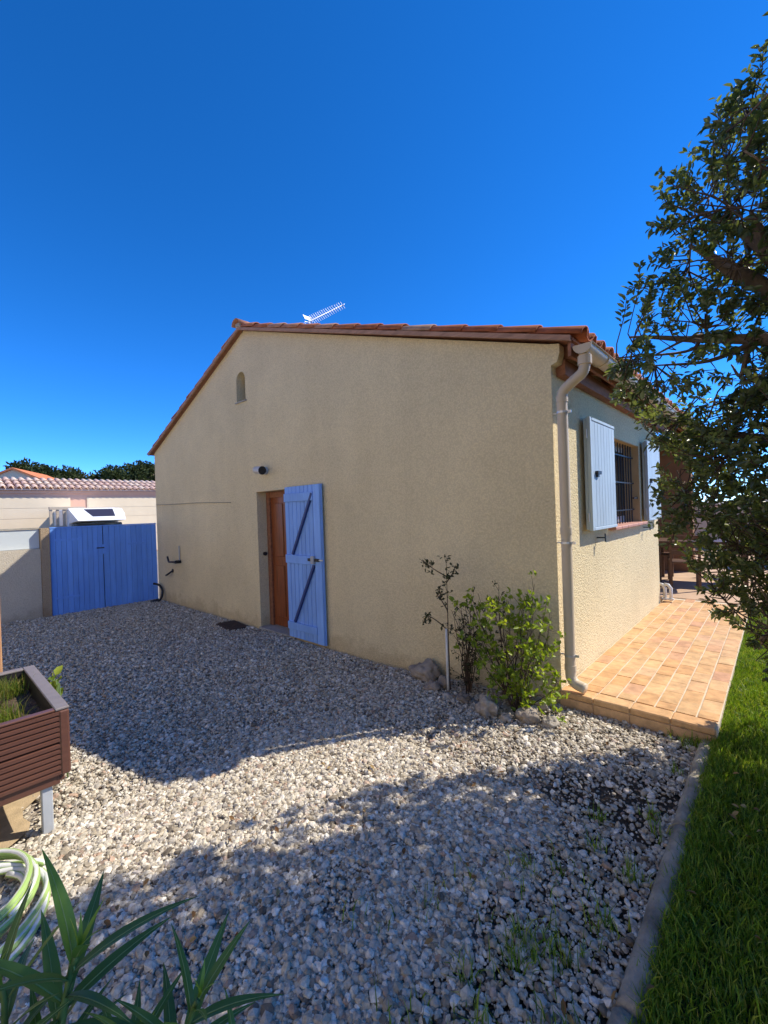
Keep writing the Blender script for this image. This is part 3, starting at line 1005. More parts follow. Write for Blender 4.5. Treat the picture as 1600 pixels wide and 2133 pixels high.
# ================================================================== GATE AND GARDEN WALL
gate = empty('gate', (-8.33, -0.9, 0), 'blue double gate of vertical planks between house and garden wall', 'gate')
def leaf_(y0, y1, label):
    e = empty('gate_leaf')
    e.parent = gate
    n = 10
    w = (y1 - y0) / n
    for i in range(n):
        MB().box(-.014, .014, y0 + i * w + .002, y0 + (i + 1) * w - .002, .0 + random.uniform(-.004, .004), 1.585).build('plank', M['gateblue'], e, bevel=.003)
    MB().box(-.0135, -.006, y0 + .002, y1 - .002, .03, 1.57).build('light_block_backing', M['gateblue'], e)  # sheet added behind the planks to block light through their gaps
    for z in (.25, .95, 1.40):
        MB().box(-.045, -.0145, y0 + .01, y1 - .01, z, z + .09).build('rail', M['gateblue'], e)
    MB().box(-.02, .022, y0, y1, 1.586, 1.61).build('top_cap', M['gateblue'], e)
    return e
g1 = leaf_(-0.075, 0.885, 'a')
g2 = leaf_(-0.90, -0.087, 'b')
MB().box(-.05, -.016, -.12, -.04, .03, 1.58).build('meeting_strip', M['brace'], g1)
MB().box(.0145, .032, -.11, -.05, 1.06, 1.24).build('lock_plate', M['gateblue'], g1)
MB().tube([(.032, -.08, 1.18), (.07, -.08, 1.18), (.07, -.2, 1.18)], .011, 8).build('handle', M['iron'], g1)
MB().box(.0145, .03, .35, .65, 1.20, 1.235).build('letter_flap', M['gateblue'], g1)
MB().box(.0145, .028, -.075, -.045, .09, .40).build('drop_bolt', M['gateblue'], g1)
for z in (.3, 1.35):
    MB().box(.0145, .024, -.89, -.45, z, z + .04).build('strap_hinge', M['gateblue'], g2)

gw = empty('garden_wall', (-8.4, -3.5, 0), 'rendered garden wall with pale grey screen left of the blue gate', 'wall')
MB().box(-.1, .1, -3.5, 1.56, -.3, 1.24).build('wall_face', stucco('shaded_garden_render', (0.66, 0.60, 0.49)), gw)  # stucco greyed in colour to stand for the shadow on this wall
MB().box(-.12, .13, 1.565, 1.69, -.3, 1.60).build('gate_post', stucco('post_render', (0.46, 0.36, 0.25)), gw)
for k in range(4):
    y1 = 1.56 - k * 1.28
    MB().box(-.03, .02, y1 - 1.27, y1, 1.245, 1.585).build('screen_panel', M['panel'], gw, bevel=.004)
MB().box(-.05, .04, -3.5, 1.562, 1.59, 1.612).build('top_rail', M['concrete'], gw)

# ================================================================== STREET BEYOND THE GATE
nb = empty('neighbour_house', (-28.6, 3, -0.4), 'pink rendered low building with cream garage doors beyond the gate', 'house')
MB().box(-4.0, 0, -14, 12, 0, 3.86).build('wall', M['pink'], nb)
gd = [(-3.9, -0.35), (0.45, 4.4), (5.3, 9.4), (-9.2, -4.8)]
for (a, c) in gd:
    d_ = MB().box(0.0005, 0.05, a, c, 0.05, 3.47).build('garage_door', M['cream'], nb)
    for k in range(6):
        MB().box(0.051, 0.062, a + .05, c - .05, 0.1 + k * .56, 0.62 + k * .56).build('door_panel', M['cream'], d_)
MB().box(0.0, 0.10, -14, 12, 3.70, 3.85).build('eave_band', M['pink'], nb)
MB().prism([(0.25, 3.86), (-2.2, 4.58), (-2.2, 4.62), (0.25, 3.92)], 'y', -14, 12).build('roof_deck', M['pinktile'], nb)
MB().prism([(-2.201, 4.58), (-4.2, 3.9), (-4.2, 3.95), (-2.201, 4.62)], 'y', -14, 12).build('roof_deck', M['pinktile'], nb)
nbt = tile_mesh(0.12, 0.15, 0.92, 0.02)
nbt2 = nbt.copy()
nbt2.materials[0] = M['pinktile']
for c in range(46):
    y = -4.6 + c * 0.335
    for k in range(3):
        o = obj('roof_tile', nbt2, nb, (0.28 - .82 * (k + 1) * .957 + .0, y, 3.93 + .82 * (k + 1) * .285 + .02), (0, math.atan(.294) - .03, 0))
for c in range(16):
    y = -4.6 + c * 1.0

fh = empty('far_house', (-41, 1.7, -0.1), 'far small gabled house with orange tiled roof at the left edge', 'house', rz=math.radians(-28))
MB().prism([(-2.6, 0), (2.6, 0), (2.6, 4.6), (0, 5.85), (-2.6, 4.6)], 'x', -6, 0).build('wall', M['cream'], fh)
MB().prism([(0, 5.86), (0, 6.0), (2.95, 4.6), (2.95, 4.46)], 'x', -6.2, .2).build('roof_slope', M['orange'], fh)
MB().prism([(0, 5.86), (-2.95, 4.46), (-2.95, 4.6), (0, 6.0)], 'x', -6.2, .2).build('roof_slope', M['orange'], fh)
fw = MB().box(.001, .05, -.6, .6, 2.2, 3.4).build('window', M['whiteframe'], fh)
MB().box(.051, .06, -.5, .5, 2.3, 3.3).build('pane', M['glass'], fw)

# motorhome with its over-cab bed and roof window showing above the gate
mv = empty('motorhome', (-24.2, 3.0, -0.4), 'white motorhome whose sloping front shows above the blue gate', 'motorhome')
MB().prism([(-1.14, .55), (1.14, .55), (1.14, 2.7), (1.0, 2.78), (-1.0, 2.78), (-1.14, 2.7)], 'x', -5.4, -1.1).build('body', M['van'], mv, bevel=.03)
b = MB()
ft = [(-1.0, 2.12), (1.08, 2.12), (1.14, 2.45), (1.10, 2.72), (-1.25, 2.74), (-1.2, 2.6)]
bk = [(-1.12, 2.0), (1.12, 2.0), (1.14, 2.4), (1.14, 2.77), (-1.14, 2.77), (-1.14, 2.4)]
b.v = [(.25 - (z - 2.12) * 1.1, y, z) for (y, z) in ft] + [(-1.099, y, z) for (y, z) in bk]
b.f = [tuple(range(6)), tuple(reversed(range(6, 12)))] + [(i, i + 6, (i + 1) % 6 + 6, (i + 1) % 6) for i in range(6)]
cabo = b.build('overcab', M['van'], mv)
b = MB()
def oc(y, z):
    return (.25 - (z - 2.12) * 1.1 + .02, y, z)
b.v = [oc(-.33, 2.32), oc(.66, 2.32), oc(.66, 2.70), oc(-.62, 2.70)] + [tuple(Vector(oc(y, z)) + Vector((-.06, 0, -.02))) for y, z in ((-.33, 2.32), (.66, 2.32), (.66, 2.70), (-.62, 2.70))]
b.f = [(0, 1, 2, 3), (7, 6, 5, 4), (0, 4, 5, 1), (1, 5, 6, 2), (2, 6, 7, 3), (3, 7, 4, 0)]
b.build('front_window', simple('tinted_window', (.035, .035, .06), .3, 0, bmp=0), cabo)
MB().box(-1.05, -.1, -1.02, 1.02, 1.25, 1.99).build('windscreen', M['glass'], mv, bevel=.05)
MB().box(-1.2, .75, -1.02, 1.02, .45, 1.24).build('bonnet', M['van'], mv, bevel=.12)
MB().box(-.9, -.7, -1.3, -1.15, 1.3, 1.7).build('wing_mirror', M['blackpl'], mv)
for (x, y) in ((0.1, -1.0), (0.1, .8), (-3.9, -1.0), (-3.9, .8)):
    w_ = MB().tube([(x, y, .36), (x, y + .22, .36)], .36, 20).build('wheel', M['blackpl'], mv)
    MB().tube([(x, y - .01, .36), (x, y + .231, .36)], .2, 16).build('rim', M['metal'], w_)
bl = empty('balustrade', (-25.6, 1.9, -.4), 'beige slotted balustrade left of the motorhome', 'balustrade')
MB().box(-.1, .1, -.75, .75, 2.72, 2.86).build('top_rail', M['balus'], bl)
MB().box(-.1, .1, -.75, .75, 0, 1.9).build('wall', M['balus'], bl)
for k in range(6):
    MB().box(-.06, .06, -.74 + k * .275, -.63 + k * .275, 1.9, 2.72).build('baluster', M['balus'], bl)

def blob_tree(name, label, loc, h, rad, zc, seed, nleaf, size, mat, group=None, trunk=True, squash=.7, cat='tree'):
    r = np.random.default_rng(seed)
    t = empty(name, loc, label, cat, group)
    if trunk:
        b = MB()
        b.tube([(0, 0, -.2), (.05, .03, h * .3), (-.05, .06, h * .62), (0, 0, h * .85)], [rad * .08, rad * .065, rad * .05, rad * .02], 8)
        for k in range(6):
            a = r.random() * 6.28
            b.tube([(0, 0, h * (.45 + .06 * k)), (math.cos(a) * rad * .4, math.sin(a) * rad * .4, h * (.6 + .05 * k)), (math.cos(a) * rad * .75, math.sin(a) * rad * .75, h * (.68 + .05 * k))], [rad * .04, rad * .025, rad * .01], 6)
        b.build('trunk', M['bark'], t, smooth=True)
    nl = 26
    lobes = r.normal(size=(nl, 3))
    lobes /= np.linalg.norm(lobes, axis=1, keepdims=True)
    lobes *= (r.random((nl, 1)) ** .4) * rad * .72
    lobes[:, 2] *= squash
    lr = rad * (.22 + .2 * r.random(nl))
    k = r.integers(0, nl, nleaf)
    d = r.normal(size=(nleaf, 3))
    d /= np.linalg.norm(d, axis=1, keepdims=True)
    P = lobes[k] + d * lr[k][:, None] * (r.random((nleaf, 1)) ** .35)
    P[:, 2] += zc
    P[:, 2] = np.maximum(P[:, 2], .15)
    dirs = d + r.normal(size=(nleaf, 3)) * .6
    nor = r.normal(size=(nleaf, 3)) + np.array([0, 0, .8])
    rn = np.clip(r.random(nleaf) * .6 + .4 * r.random(nl)[k], 0, 1)
    leaves('crown', P, dirs, nor, size * (.7 + .6 * r.random(nleaf)), size * .5 * (.7 + .6 * r.random(nleaf)), mat, t, rnd=rn)
    return t

tl = [(-60, -6.0, 7.2, 3.4, 'leftmost'), (-62, 1.0, 7.4, 3.6, ''), (-59, 5.6, 8.6, 3.0, ''), (-61, 9.0, 8.0, 2.9, ''), (-58, 12.6, 8.0, 3.2, ''), (-60, 16.4, 8.9, 3.2, ''), (-62, 20.4, 9.3, 3.3, ''), (-60, 25, 9.2, 3.4, '')]
tlab = ['dark pine partly cut off by the left edge of the view', 'low dark pine behind the orange roofed house', 'tallest rounded pine just right of the orange roof', 'pine on the falling side of the left clump', 'low pine in the dip between the two clumps', 'pine at the left of the right hand clump', 'pine nearest the house wall in the far row', 'far pine mostly hidden behind the house gable']
for i, (x, y, h, r_, _) in enumerate(tl):
    blob_tree('pine_tree', tlab[i], (x, y, -.4), h, r_, h - r_ * .55, 100 + i, 5200, .38, M['pine'], 'pines beyond the neighbouring roofs')

# ================================================================== BEHIND THE HOUSE, RIGHT
def chair(name, loc, rz, label):
    c = empty(name, loc, label, 'chair', 'patio chairs', rz=rz)
    MB().box(-.21, .21, -.21, .21, .43, .465).build('seat', M['tablewood'], c, bevel=.008)
    for sx in (-1, 1):
        MB().box(sx * .19 - .02, sx * .19 + .02, -.20, -.16, 0, .43).build('leg', M['tablewood'], c)
        MB().bar((sx * .19, .19, 0), (sx * .19, .24, .92), .036, .036, (0, 1, 0)).build('leg', M['tablewood'], c)
    for z in (.58, .70, .82):
        MB().box(-.17, .17, .205 + (z - .5) * .05, .225 + (z - .5) * .05, z, z + .07).build('back_slat', M['tablewood'], c)
    return c
tb = empty('patio_table', (0.25, 6.05, TZ + .005), 'dark wooden table on the patio beyond the side wall', 'table', rz=.1)
for k in range(6):
    MB().box(-.7, .7, -.42 + k * .14, -.285 + k * .14, .71, .74).build('top_board', M['tablewood'], tb)
MB().box(-.62, .62, -.36, .36, .62, .708).build('apron', M['tablewood'], tb)
for sx in (-1, 1):
    for sy in (-1, 1):
        MB().box(sx * .60 - .035, sx * .60 + .020, sy * .34 - .035, sy * .34 + .020, 0, .62).build('leg', M['tablewood'], tb)
chair('patio_chair', (0.12, 5.15, TZ + .005), math.pi + .2, 'dark wooden chair in front of the patio table')
chair('patio_chair', (-0.42, 6.2, TZ + .005), 1.6, 'dark wooden chair at the house end of the patio table')
chair('patio_chair', (0.85, 6.9, TZ + .005), .1, 'dark wooden chair on the far side of the patio table')
wp = empty('waste_pipe', (0.045, 3.93, TZ), 'white plastic pipe stubs at the base of the far wall corner', 'pipe')
for dx in (0, .075):
    MB().tube([(dx, 0, .02), (dx, 0, .20), (dx - .03, .0, .24), (dx - .08, 0, .25)], .022, 10).build('pipe', M['white'], wp, smooth=True)
MB().box(-.04, .11, -.03, .03, .03, .05).build('pipe_clip', M['white'], wp)

hl = [(1.7, 9.6, 1.7, .95, 2.0), (3.2, 9.9, 1.9, 1.1, 2.4), (4.9, 9.4, 2.0, 1.2, 2.3), (2.9, 6.2, 1.3, .8, 1.5), (6.6, 8.5, 2.0, 1.3, 2.5)]
hlab = ['yellowish green bush behind the patio table', 'tall green bush at the back of the garden', 'broad green bush at the back right of the garden', 'green bush on the lawn beside the patio', 'large bush at the far right of the lawn']
for i, (x, y, zc, r_, h) in enumerate(hl):
    blob_tree('garden_bush', hlab[i], (x, y, .15), h, r_, zc * .5, 200 + i, 5200, .10, M['hedge'], 'bushes at the back of the garden', True, 1.0, 'bush')
bwl = empty('boundary_wall', (2, 12.9, 0), 'pale rendered boundary wall at the back of the garden', 'wall')
MB().box(-4.4, 7, 0, .2, 0, 1.5).build('wall_face', M['cream'], bwl)
MB().box(-4.42, 7.02, -.03, .23, 1.5, 1.56).build('coping', M['pinktile'], bwl)

south = empty('bounce_building', (-3, -7.4, -.1), 'added two storey cream building, unseen behind the camera, bouncing sunlight onto the gable', 'building')  # unseen building, added to bounce warm sunlight onto the shaded gable
MB().box(-11, 11, -6, 0, 0, 5.6).build('wall', M['cream'], south)
MB().prism([(0.4, 5.6), (-3, 6.7), (-6.4, 5.6)], 'x', -11.3, 11.3).build('roof', M['orange'], south)
for zw in (0.9, 3.6):
    for xw in (-8.5, -4, 1, 6):
        w_ = MB().box(xw, xw + 1.1, .001, .04, zw, zw + 1.2).build('window', M['whiteframe'], south)
        MB().box(xw + .08, xw + 1.02, .041, .05, zw + .08, zw + 1.12).build('pane', M['glass'], w_)

# ================================================================== THE BIG TREE
def big_tree():
    t = empty('garden_tree', (2.2, 0.28, .13), 'large evergreen garden tree reaching in from the right edge', 'tree')
    o0 = Vector((2.25, 0.35, .13))
    limbs = [
        ([(2.2, 0.28, -0.1), (2.18, 0.24, 0.5), (2.043, 0.099, 1.224), (1.819, -0.192, 1.878), (1.659, -0.394, 2.253)], [0.12, 0.105, 0.095, 0.085, 0.075]),
        ([(1.659, -0.394, 2.253), (1.464, -0.596, 2.594), (1.31, -0.707, 2.844), (1.24, -0.782, 3.04), (1.166, -0.866, 3.295), (1.174, -0.92, 3.662)], [0.062, 0.05, 0.043, 0.036, 0.026, 0.01]),
        ([(1.659, -0.394, 2.253), (1.433, -0.519, 2.459), (1.294, -0.626, 2.684), (1.143, -0.688, 2.837), (1.012, -0.756, 2.971), (0.836, -0.806, 3.068)], [0.055, 0.045, 0.038, 0.03, 0.02, 0.008]),
        ([(1.294, -0.711, 2.859), (1.169, -0.717, 3.042), (1.025, -0.729, 3.179), (0.907, -0.744, 3.315)], [0.03, 0.022, 0.014, 0.006]),
        ([(1.433, -0.519, 2.459), (1.179, -0.507, 2.533), (0.936, -0.563, 2.594), (0.695, -0.656, 2.639)], [0.035, 0.026, 0.016, 0.006]),
        ([(1.786, -0.226, 1.965), (1.432, -0.12, 2.006), (1.084, -0.154, 2.09), (0.806, -0.287, 2.213)], [0.04, 0.03, 0.02, 0.007]),
        ([(2.007, 0.067, 1.323), (1.626, 0.035, 1.467), (1.209, 0.003, 1.562), (0.887, -0.053, 1.608)], [0.04, 0.03, 0.02, 0.007]),
        ([(2.068, 0.147, 1.125), (1.731, -0.049, 1.221), (1.446, -0.083, 1.066), (1.201, -0.067, 0.854)], [0.035, 0.026, 0.016, 0.006]),
        ([(1.659, -0.394, 2.253), (1.637, -0.7, 2.815), (1.545, -0.91, 3.367), (1.453, -0.971, 3.951), (1.377, -0.982, 4.241)], [0.06, 0.05, 0.035, 0.02, 0.008]),
        ([(1.819, -0.192, 1.878), (2.129, -0.513, 2.444), (2.324, -0.736, 2.958), (2.36, -0.918, 3.588)], [0.06, 0.045, 0.03, 0.01]),
        ([(2.007, 0.067, 1.323), (2.365, 0.054, 1.877), (2.65, -0.035, 2.29), (2.839, -0.172, 2.671)], [0.05, 0.035, 0.02, 0.008]),
        ([(1.659, -0.394, 2.253), (1.787, -0.172, 2.671), (1.773, -0.076, 3.111), (1.688, -0.096, 3.549)], [0.045, 0.035, 0.02, 0.008]),
        ([(1.819, -0.192, 1.878), (1.805, -0.806, 2.371), (1.698, -1.191, 2.809), (1.603, -1.382, 3.202)], [0.045, 0.035, 0.02, 0.008]),
    ]
    for k_, cut in ((1, 2), (2, 1), (3, 1), (8, 2)):
        limbs[k_] = (limbs[k_][0][:-cut], limbs[k_][1][:-cut - 1] + [.006])
    b = MB()
    nodes = []
    for P, R in limbs:
        c = curve(P, 6)
        n = len(c)
        rr = np.interp(np.linspace(0, len(R) - 1, n), range(len(R)), R)
        c2 = [p + Vector((mnoise.noise(p * 3), mnoise.noise(p * 3 + Vector((5, 0, 0))), mnoise.noise(p * 3 + Vector((0, 5, 0))))) * .02 for p in c]
        b.tube(c2, list(rr), 8)
        nodes += [(p, r) for p, r in zip(c2, rr)]
    r = np.random.default_rng(5)
    EL = [-0.292, -0.277, -0.231, -0.189, -0.144, -0.11, -0.053, 0.042, 0.09, 0.141, 0.194, 0.273, 0.352, 0.405, 0.484, 0.538, 0.589, 0.656, 0.707, 0.718, 0.775]
    SP_ = [0.022, 0.054, 0.09, 0.111, 0.113, 0.164, 0.182, 0.176, 0.183, 0.204, 0.229, 0.266, 0.258, 0.236, 0.235, 0.223, 0.187, 0.137, 0.102, 0.052, -0.002]
    def sample(n):
        # crown volume: leans out over the gravel as it rises, ragged at the rim
        out = []
        while len(out) < n:
            z = r.uniform(.62, 4.35)
            x = r.uniform(.35, 3.2)
            yc = float(np.interp(z, [.6, 1.0, 1.8, 2.6, 3.6, 5], [.05, 0, -.28, -.58, -.78, -.82]))
            y = yc + r.uniform(-.78, .78)
            dy = y + 3.44
            el = (z - 1.7) / dy
            xl = 1.31 - float(np.interp(el, EL, SP_)) * dy + r.random() ** 2 * .10
            if el > .775:
                xl = 1.36 + (el - .775) * 2.0
            if x < xl:
                continue
            fx = (x - 2.0) / (2.12 - min(xl, 1.6)) if x < 2 else (x - 2.0) / 1.2
            if fx * fx + ((y - yc) / .78) ** 2 > 1:
                continue
            if z > 2.5 and r.random() < .36:
                continue
            if .78 * x - .62 * y < .66 + .40 * smoothstep((z - 2.3) / 1.3) + .12 * r.random():
                continue
            if z < 1.15 and y < -.35:
                continue
            g = mnoise.noise(Vector((x * 2.1, y * 2.1, z * 1.9)))
            if g < (-.26 if z < 2.3 else -.06):
                continue
            out.append((x, y, z))
        return np.array(out)
    def sample_back(n):
        # the rest of the round crown, over the lawn
        out = []
        while len(out) < n:
            x, y, z = r.uniform(1.45, 4.1), r.uniform(-1.75, 1.3), r.uniform(1.5, 4.7)
            if ((x - 2.75) / 1.35) ** 2 + ((y + .25) / 1.5) ** 2 + ((z - 3.05) / 1.65) ** 2 > 1:
                continue
            if x < 1.42 + max(0, (z - 1.7) / (y + 3.44) - .7) * 1.5 or .78 * x - .62 * y < 1.0:
                continue
            if mnoise.noise(Vector((x * 2.1, y * 2.1, z * 1.9))) < -.06:
                continue
            out.append((x, y, z))
        return np.array(out)
    # secondary branches
    A = np.concatenate([sample(420), sample_back(200)])
    NP = np.array([tuple(p) for p, _ in nodes])
    NR = np.array([q for _, q in nodes])
    tw = MB()
    sub = []
    for a in A:
        d = np.linalg.norm(NP - a, axis=1) + (NP[:, 2] > a[2] + .1) * .35
        k = int(np.argmin(d))
        p0 = Vector(NP[k])
        p1 = Vector(a)
        mid = p0.lerp(p1, .5) + Vector(r.normal(0, .05, 3)) + Vector((0, 0, -.04))
        c = curve([p0, mid, p1], 5)
        r0 = min(NR[k] * .6, .016)
        b.tube(c, list(np.linspace(r0, .004, len(c))), 5)
        sub += [tuple(q) for q in c[2:]]
    SP = np.array(sub)
    K = np.concatenate([sample(5000), sample_back(3400)])
    cen, dirs, rn = [], [], []
    for a in K:
        d = np.linalg.norm(SP - a, axis=1)
        k = int(np.argmin(d))
        if d[k] > .55:
            continue
        p0 = Vector(SP[k])
        p1 = Vector(a)
        ax = (p1 - p0)
        if ax.length < .03:
            continue
        mid = p0.lerp(p1, .5) + Vector(r.normal(0, .025, 3))
        tip = p1 + ax.normalized() * .05 + Vector((0, 0, .03))
        tw.tube([p0, mid, p1, tip], [.0042, .0034, .0026, .0016], 4, cap=False)
        L = (p1 - p0).length
        nl = int(r.integers(13, 26))
        base = r.random()
        for j in range(nl):
            s = 1.08 - .55 * (j / nl) * min(1, .22 / max(L, .05) + .3)
            q = p0 + (tip - p0) * max(s, 0.2)
            ang = j * 2.4
            o = ax.normalized().orthogonal()
            rot = Matrix.Rotation(ang, 3, ax)
            dd = rot @ o * 1.0 + ax.normalized() * (.55 + .5 * r.random()) + Vector((0, 0, .12))
            cen.append(tuple(q + Vector(r.normal(0, .006, 3))))
            dirs.append(tuple(dd))
            rn.append(np.clip(.15 + base * .55 + r.normal(0, .16), 0, .97 if r.random() > .015 else 1.0))
    ob = b.build('trunk', M['bark'], None, smooth=True, fix=False)
    ot = tw.build('twigs', M['twig'], None, smooth=True, fix=False)
    cen, dirs = np.array(cen), np.array(dirs)
    n = len(cen)
    nor = r.normal(size=(n, 3)) * .7 + np.array([0, 0, 1.0])
    oc_ = leaves('crown', cen, dirs, nor, 0.040 * (.6 + .75 * r.random(n)), .0175 * (.8 + .5 * r.random(n)), M['leaf'], None, fold=.18, rnd=np.array(rn))
    for o in (ob, ot, oc_):
        at_world(o, t)
    print('tree leaves', n)
big_tree()

# ================================================================== PLANTS AT THE HOUSE CORNER
def stem_plant(name, label, cat, base, stems, leafn, ls, mat, stemmat, seed, srad=.006, spread=.05, leafw=.45):
    """stems: list of polylines in world space; leaves grow along the outer part of each"""
    r = np.random.default_rng(seed)
    t = empty(name, base, label, cat)
    b = MB()
    cen, dirs, rn = [], [], []
    for P in stems:
        c = curve(P, 6)
        b.tube(c, list(np.linspace(srad, srad * .3, len(c))), 6)
        n = len(c)
        br = r.random() * .5
        for _ in range(leafn):
            k = int(n * (r.random() ** .6))
            k = min(max(k, n // 4), n - 1)
            q = c[k] + Vector(r.normal(0, spread, 3))
            if (q - c[k]).length > .02:
                b.tube([c[max(k - 1, 0)], c[max(k - 1, 0)].lerp(q, .6) + Vector((0, 0, .01)), q], [srad * .35, srad * .25, srad * .15], 4, cap=False)
            for j in range(5):
                cen.append(tuple(q + Vector(r.normal(0, ls * .25, 3))))
                dirs.append(tuple(r.normal(0, 1, 3) + np.array((0, 0, .5))))
                rn.append(np.clip(br + r.random() * .5, 0, 1))
    o1 = b.build('stems', stemmat, None, smooth=True, fix=False)
    cen, dirs = np.array(cen), np.array(dirs)
    n = len(cen)
    nor = r.normal(size=(n, 3)) + np.array([0, 0, .9])
    o2 = leaves('foliage', cen, dirs, nor, ls * (.7 + .6 * r.random(n)), ls * leafw * (.7 + .6 * r.random(n)), mat, None, rnd=np.array(rn))
    at_world(o1, t)
    at_world(o2, t)
    return t

def rnd_stems(base, n, top, lean, seed, wob=.04):
    r = random.Random(seed)
    out = []
    for i in range(n):
        a = r.uniform(0, 6.28)
        L = r.uniform(.3, 1) * lean
        h = top * r.uniform(.55, 1)
        P = [Vector(base) + Vector((math.cos(a) * .02, math.sin(a) * .02, 0))]
        for k in (1, 2, 3):
            f = k / 3
            P.append(Vector(base) + Vector((math.cos(a) * L * f + r.uniform(-wob, wob), math.sin(a) * L * f + r.uniform(-wob, wob), h * f)))
        out.append(P)
    return out

sb = (-0.20, -0.36, .11)
st = rnd_stems(sb, 15, .92, .46, 3)
st += [[sb, (-.15, -.33, .3), (-.02, -.27, .62), (.03, -.23, .86)], [sb, (-.28, -.4, .4), (-.42, -.45, .75), (-.50, -.48, 1.0)], [sb, (-.2, -.3, .4), (-.12, -.28, .8), (-.08, -.26, 1.1)], [sb, (-.1, -.3, .2), (.03, -.25, .32), (.07, -.24, .45)], [sb, (-.12, -.38, .25), (.02, -.38, .32), (.06, -.36, .2)]]
stem_plant('leafy_shrub', 'bright yellow green leafy shrub at the house corner', 'shrub', sb, st, 13, .046, M['shrubleaf'], M['twig'], 21, .005, .06, .55)
db = (-0.72, -0.22, .09)
st = rnd_stems(db, 13, .85, .18, 8, .03)
stem_plant('dry_shrub', 'dry dark twiggy shrub in the shade behind the white stake', 'shrub', db, st, 9, .026, M['darkleaf'], M['twig'], 22, .006, .05, .5)
bb = (-0.45, -0.12, .1)
st = rnd_stems(bb, 8, 1.0, .3, 13, .05)
stem_plant('thin_shrub', 'thin dark shrub against the wall behind the leafy shrub', 'shrub', bb, st, 7, .028, M['darkleaf'], M['twig'], 24, .005, .05, .5)
sp = (-0.875, -0.27, .085)
st = [[sp, (-.876, -.272, .5), (-.874, -.27, .9), (-.872, -.27, 1.28)], [(-.874, -.27, 1.1), (-.95, -.31, 1.15), (-1.0, -.34, 1.19), (-1.09, -.38, 1.26)], [(-.874, -.27, 1.05), (-.83, -.25, 1.12), (-.80, -.23, 1.2)], [(-.874, -.27, .62), (-.96, -.31, .70), (-1.04, -.35, .74), (-1.08, -.37, .66)], [(-.874, -.27, .8), (-.92, -.3, .9), (-.93, -.3, .97)]]
stem_plant('young_sapling', 'spindly sapling with sparse dark leaves tied to a white stake', 'sapling', sp, st, 8, .034, M['darkleaf'], M['twig'], 23, .006, .018, .5)
tag(MB().tube([(-.882, -.290, .0), (-.885, -.288, .35), (-.884, -.287, .64)], [.011, .011, .010], 10).build('plant_stake', M['white'], smooth=True), 'thin white stake beside the sapling at the gable', 'stake')

rk = [((-1.27, -.12), (.15, .11, .11), 'large grey boulder left of the white stake against the gable'), ((-1.02, -.33), (.07, .06, .05), 'small rounded stone in front of the boulder'), ((-.97, -.22), (.06, .05, .06), 'small stone between boulder and white stake'), ((-.38, -.49), (.10, .075, .095), 'tall pale rock at the shade line before the shrub'), ((-.22, -.50), (.05, .04, .035), 'little stone at the foot of the leafy shrub'), ((-.08, -.43), (.10, .07, .07), 'rounded tan rock right of the leafy shrub'), ((.06, -.40), (.06, .06, .05), 'stone at the right end of the planting bed'), ((-.66, -.40), (.06, .05, .04), 'flat stone in the shade between stake and tall rock'), ((-.80, -.42), (.045, .04, .03), 'smallest stone in front of the white stake'), ((-.12, -.22), (.07, .06, .07), 'stone half hidden under the leafy shrub')]
for i, ((x, y), s, lab) in enumerate(rk):
    o = obj('bed_rock', rocky(i + 3, 4, .5, M['rock'], .9), None, (x, y, zg(x, y) + s[2] * .55), (random.uniform(-.3, .3), random.uniform(-.3, .3), random.uniform(0, 6)), s)
    tag(o, lab, 'rock', 'stones edging the planting bed')

# ================================================================== PLANTER, POST, HOSE
px0, px1, py0, py1, pz0, pz1 = -2.56, -1.57, -4.30, -2.91, .345, .69
pl = empty('raised_planter', (-2.05, -3.5, 0.02), 'brown ribbed raised planter box on grey legs at left', 'planter')
def wpart(name, mb, mat, **k):
    return at_world(mb.build(name, mat, None, **k), pl)
for zb in (0, 1):
    z0 = pz0 + zb * .175
    prof = [(0, z0), (0, z0 + .170)]
    # ribbed front panel facing +X
    pts = []
    nr = 6
    for k in range(nr):
        za = z0 + .170 * k / nr
        h = .170 / nr
        pts += [(.0, za + .001), (.012, za + h * .18), (.012, za + h * .78), (.0, za + h * .97)]
    poly = [(px1 - .02, z0)] + [(px1 + a, z) for a, z in pts] + [(px1 - .02, z0 + .170)]
    wpart('ribbed_panel', MB().prism(poly, 'y', py0, py1), M['planter'])
    poly = [(py1 - .02, z0)] + [(py1 + a, z) for a, z in pts] + [(py1 - .02, z0 + .170)]
    wpart('ribbed_panel', MB().prism(poly, 'x', px0, px1 - .021), M['planter'])
    wpart('ribbed_panel', MB().box(px0, px0 + .02, py0, py1 - .021, z0, z0 + .17), M['planter'])
wpart('corner_post', MB().box(px1 - .05, px1 + .016, py1 - .03, py1 + .016, pz0 - .002, pz1 - .002), M['planter'], bevel=.008)
wpart('corner_post', MB().box(px0 - .01, px0 + .04, py1 - .03, py1 + .016, pz0 - .002, pz1 - .002), M['planter'], bevel=.008)
wpart('bottom_rail', MB().box(px1 - .03, px1 - .004, py0, py1 - .03, .295, .346), M['planter'], bevel=.004)
wpart('bottom_rail', MB().box(px0, px1 - .035, py1 - .03, py1 - .004, .295, .346), M['planter'], bevel=.004)
rim = simple('grey_planter_rim', (.20, .175, .17), .5, .1, bmp=.05)
wpart('rim', MB().box(px0 - .015, px1 + .014, py1 - .045, py1 + .018, pz1, pz1 + .014), rim, bevel=.004)
wpart('rim', MB().box(px0 - .015, px0 + .04, py0, py1 - .046, pz1, pz1 + .014), rim, bevel=.004)
wpart('rim', MB().box(px1 - .028, px1 + .014, py0, py1 - .046, pz1, pz1 + .012), M['planter'], bevel=.004)
wpart('liner', MB().box(px0 + .03, px1 - .03, py1 - .044, py1 - .034, .40, pz1 - .003), M['blackpl'])
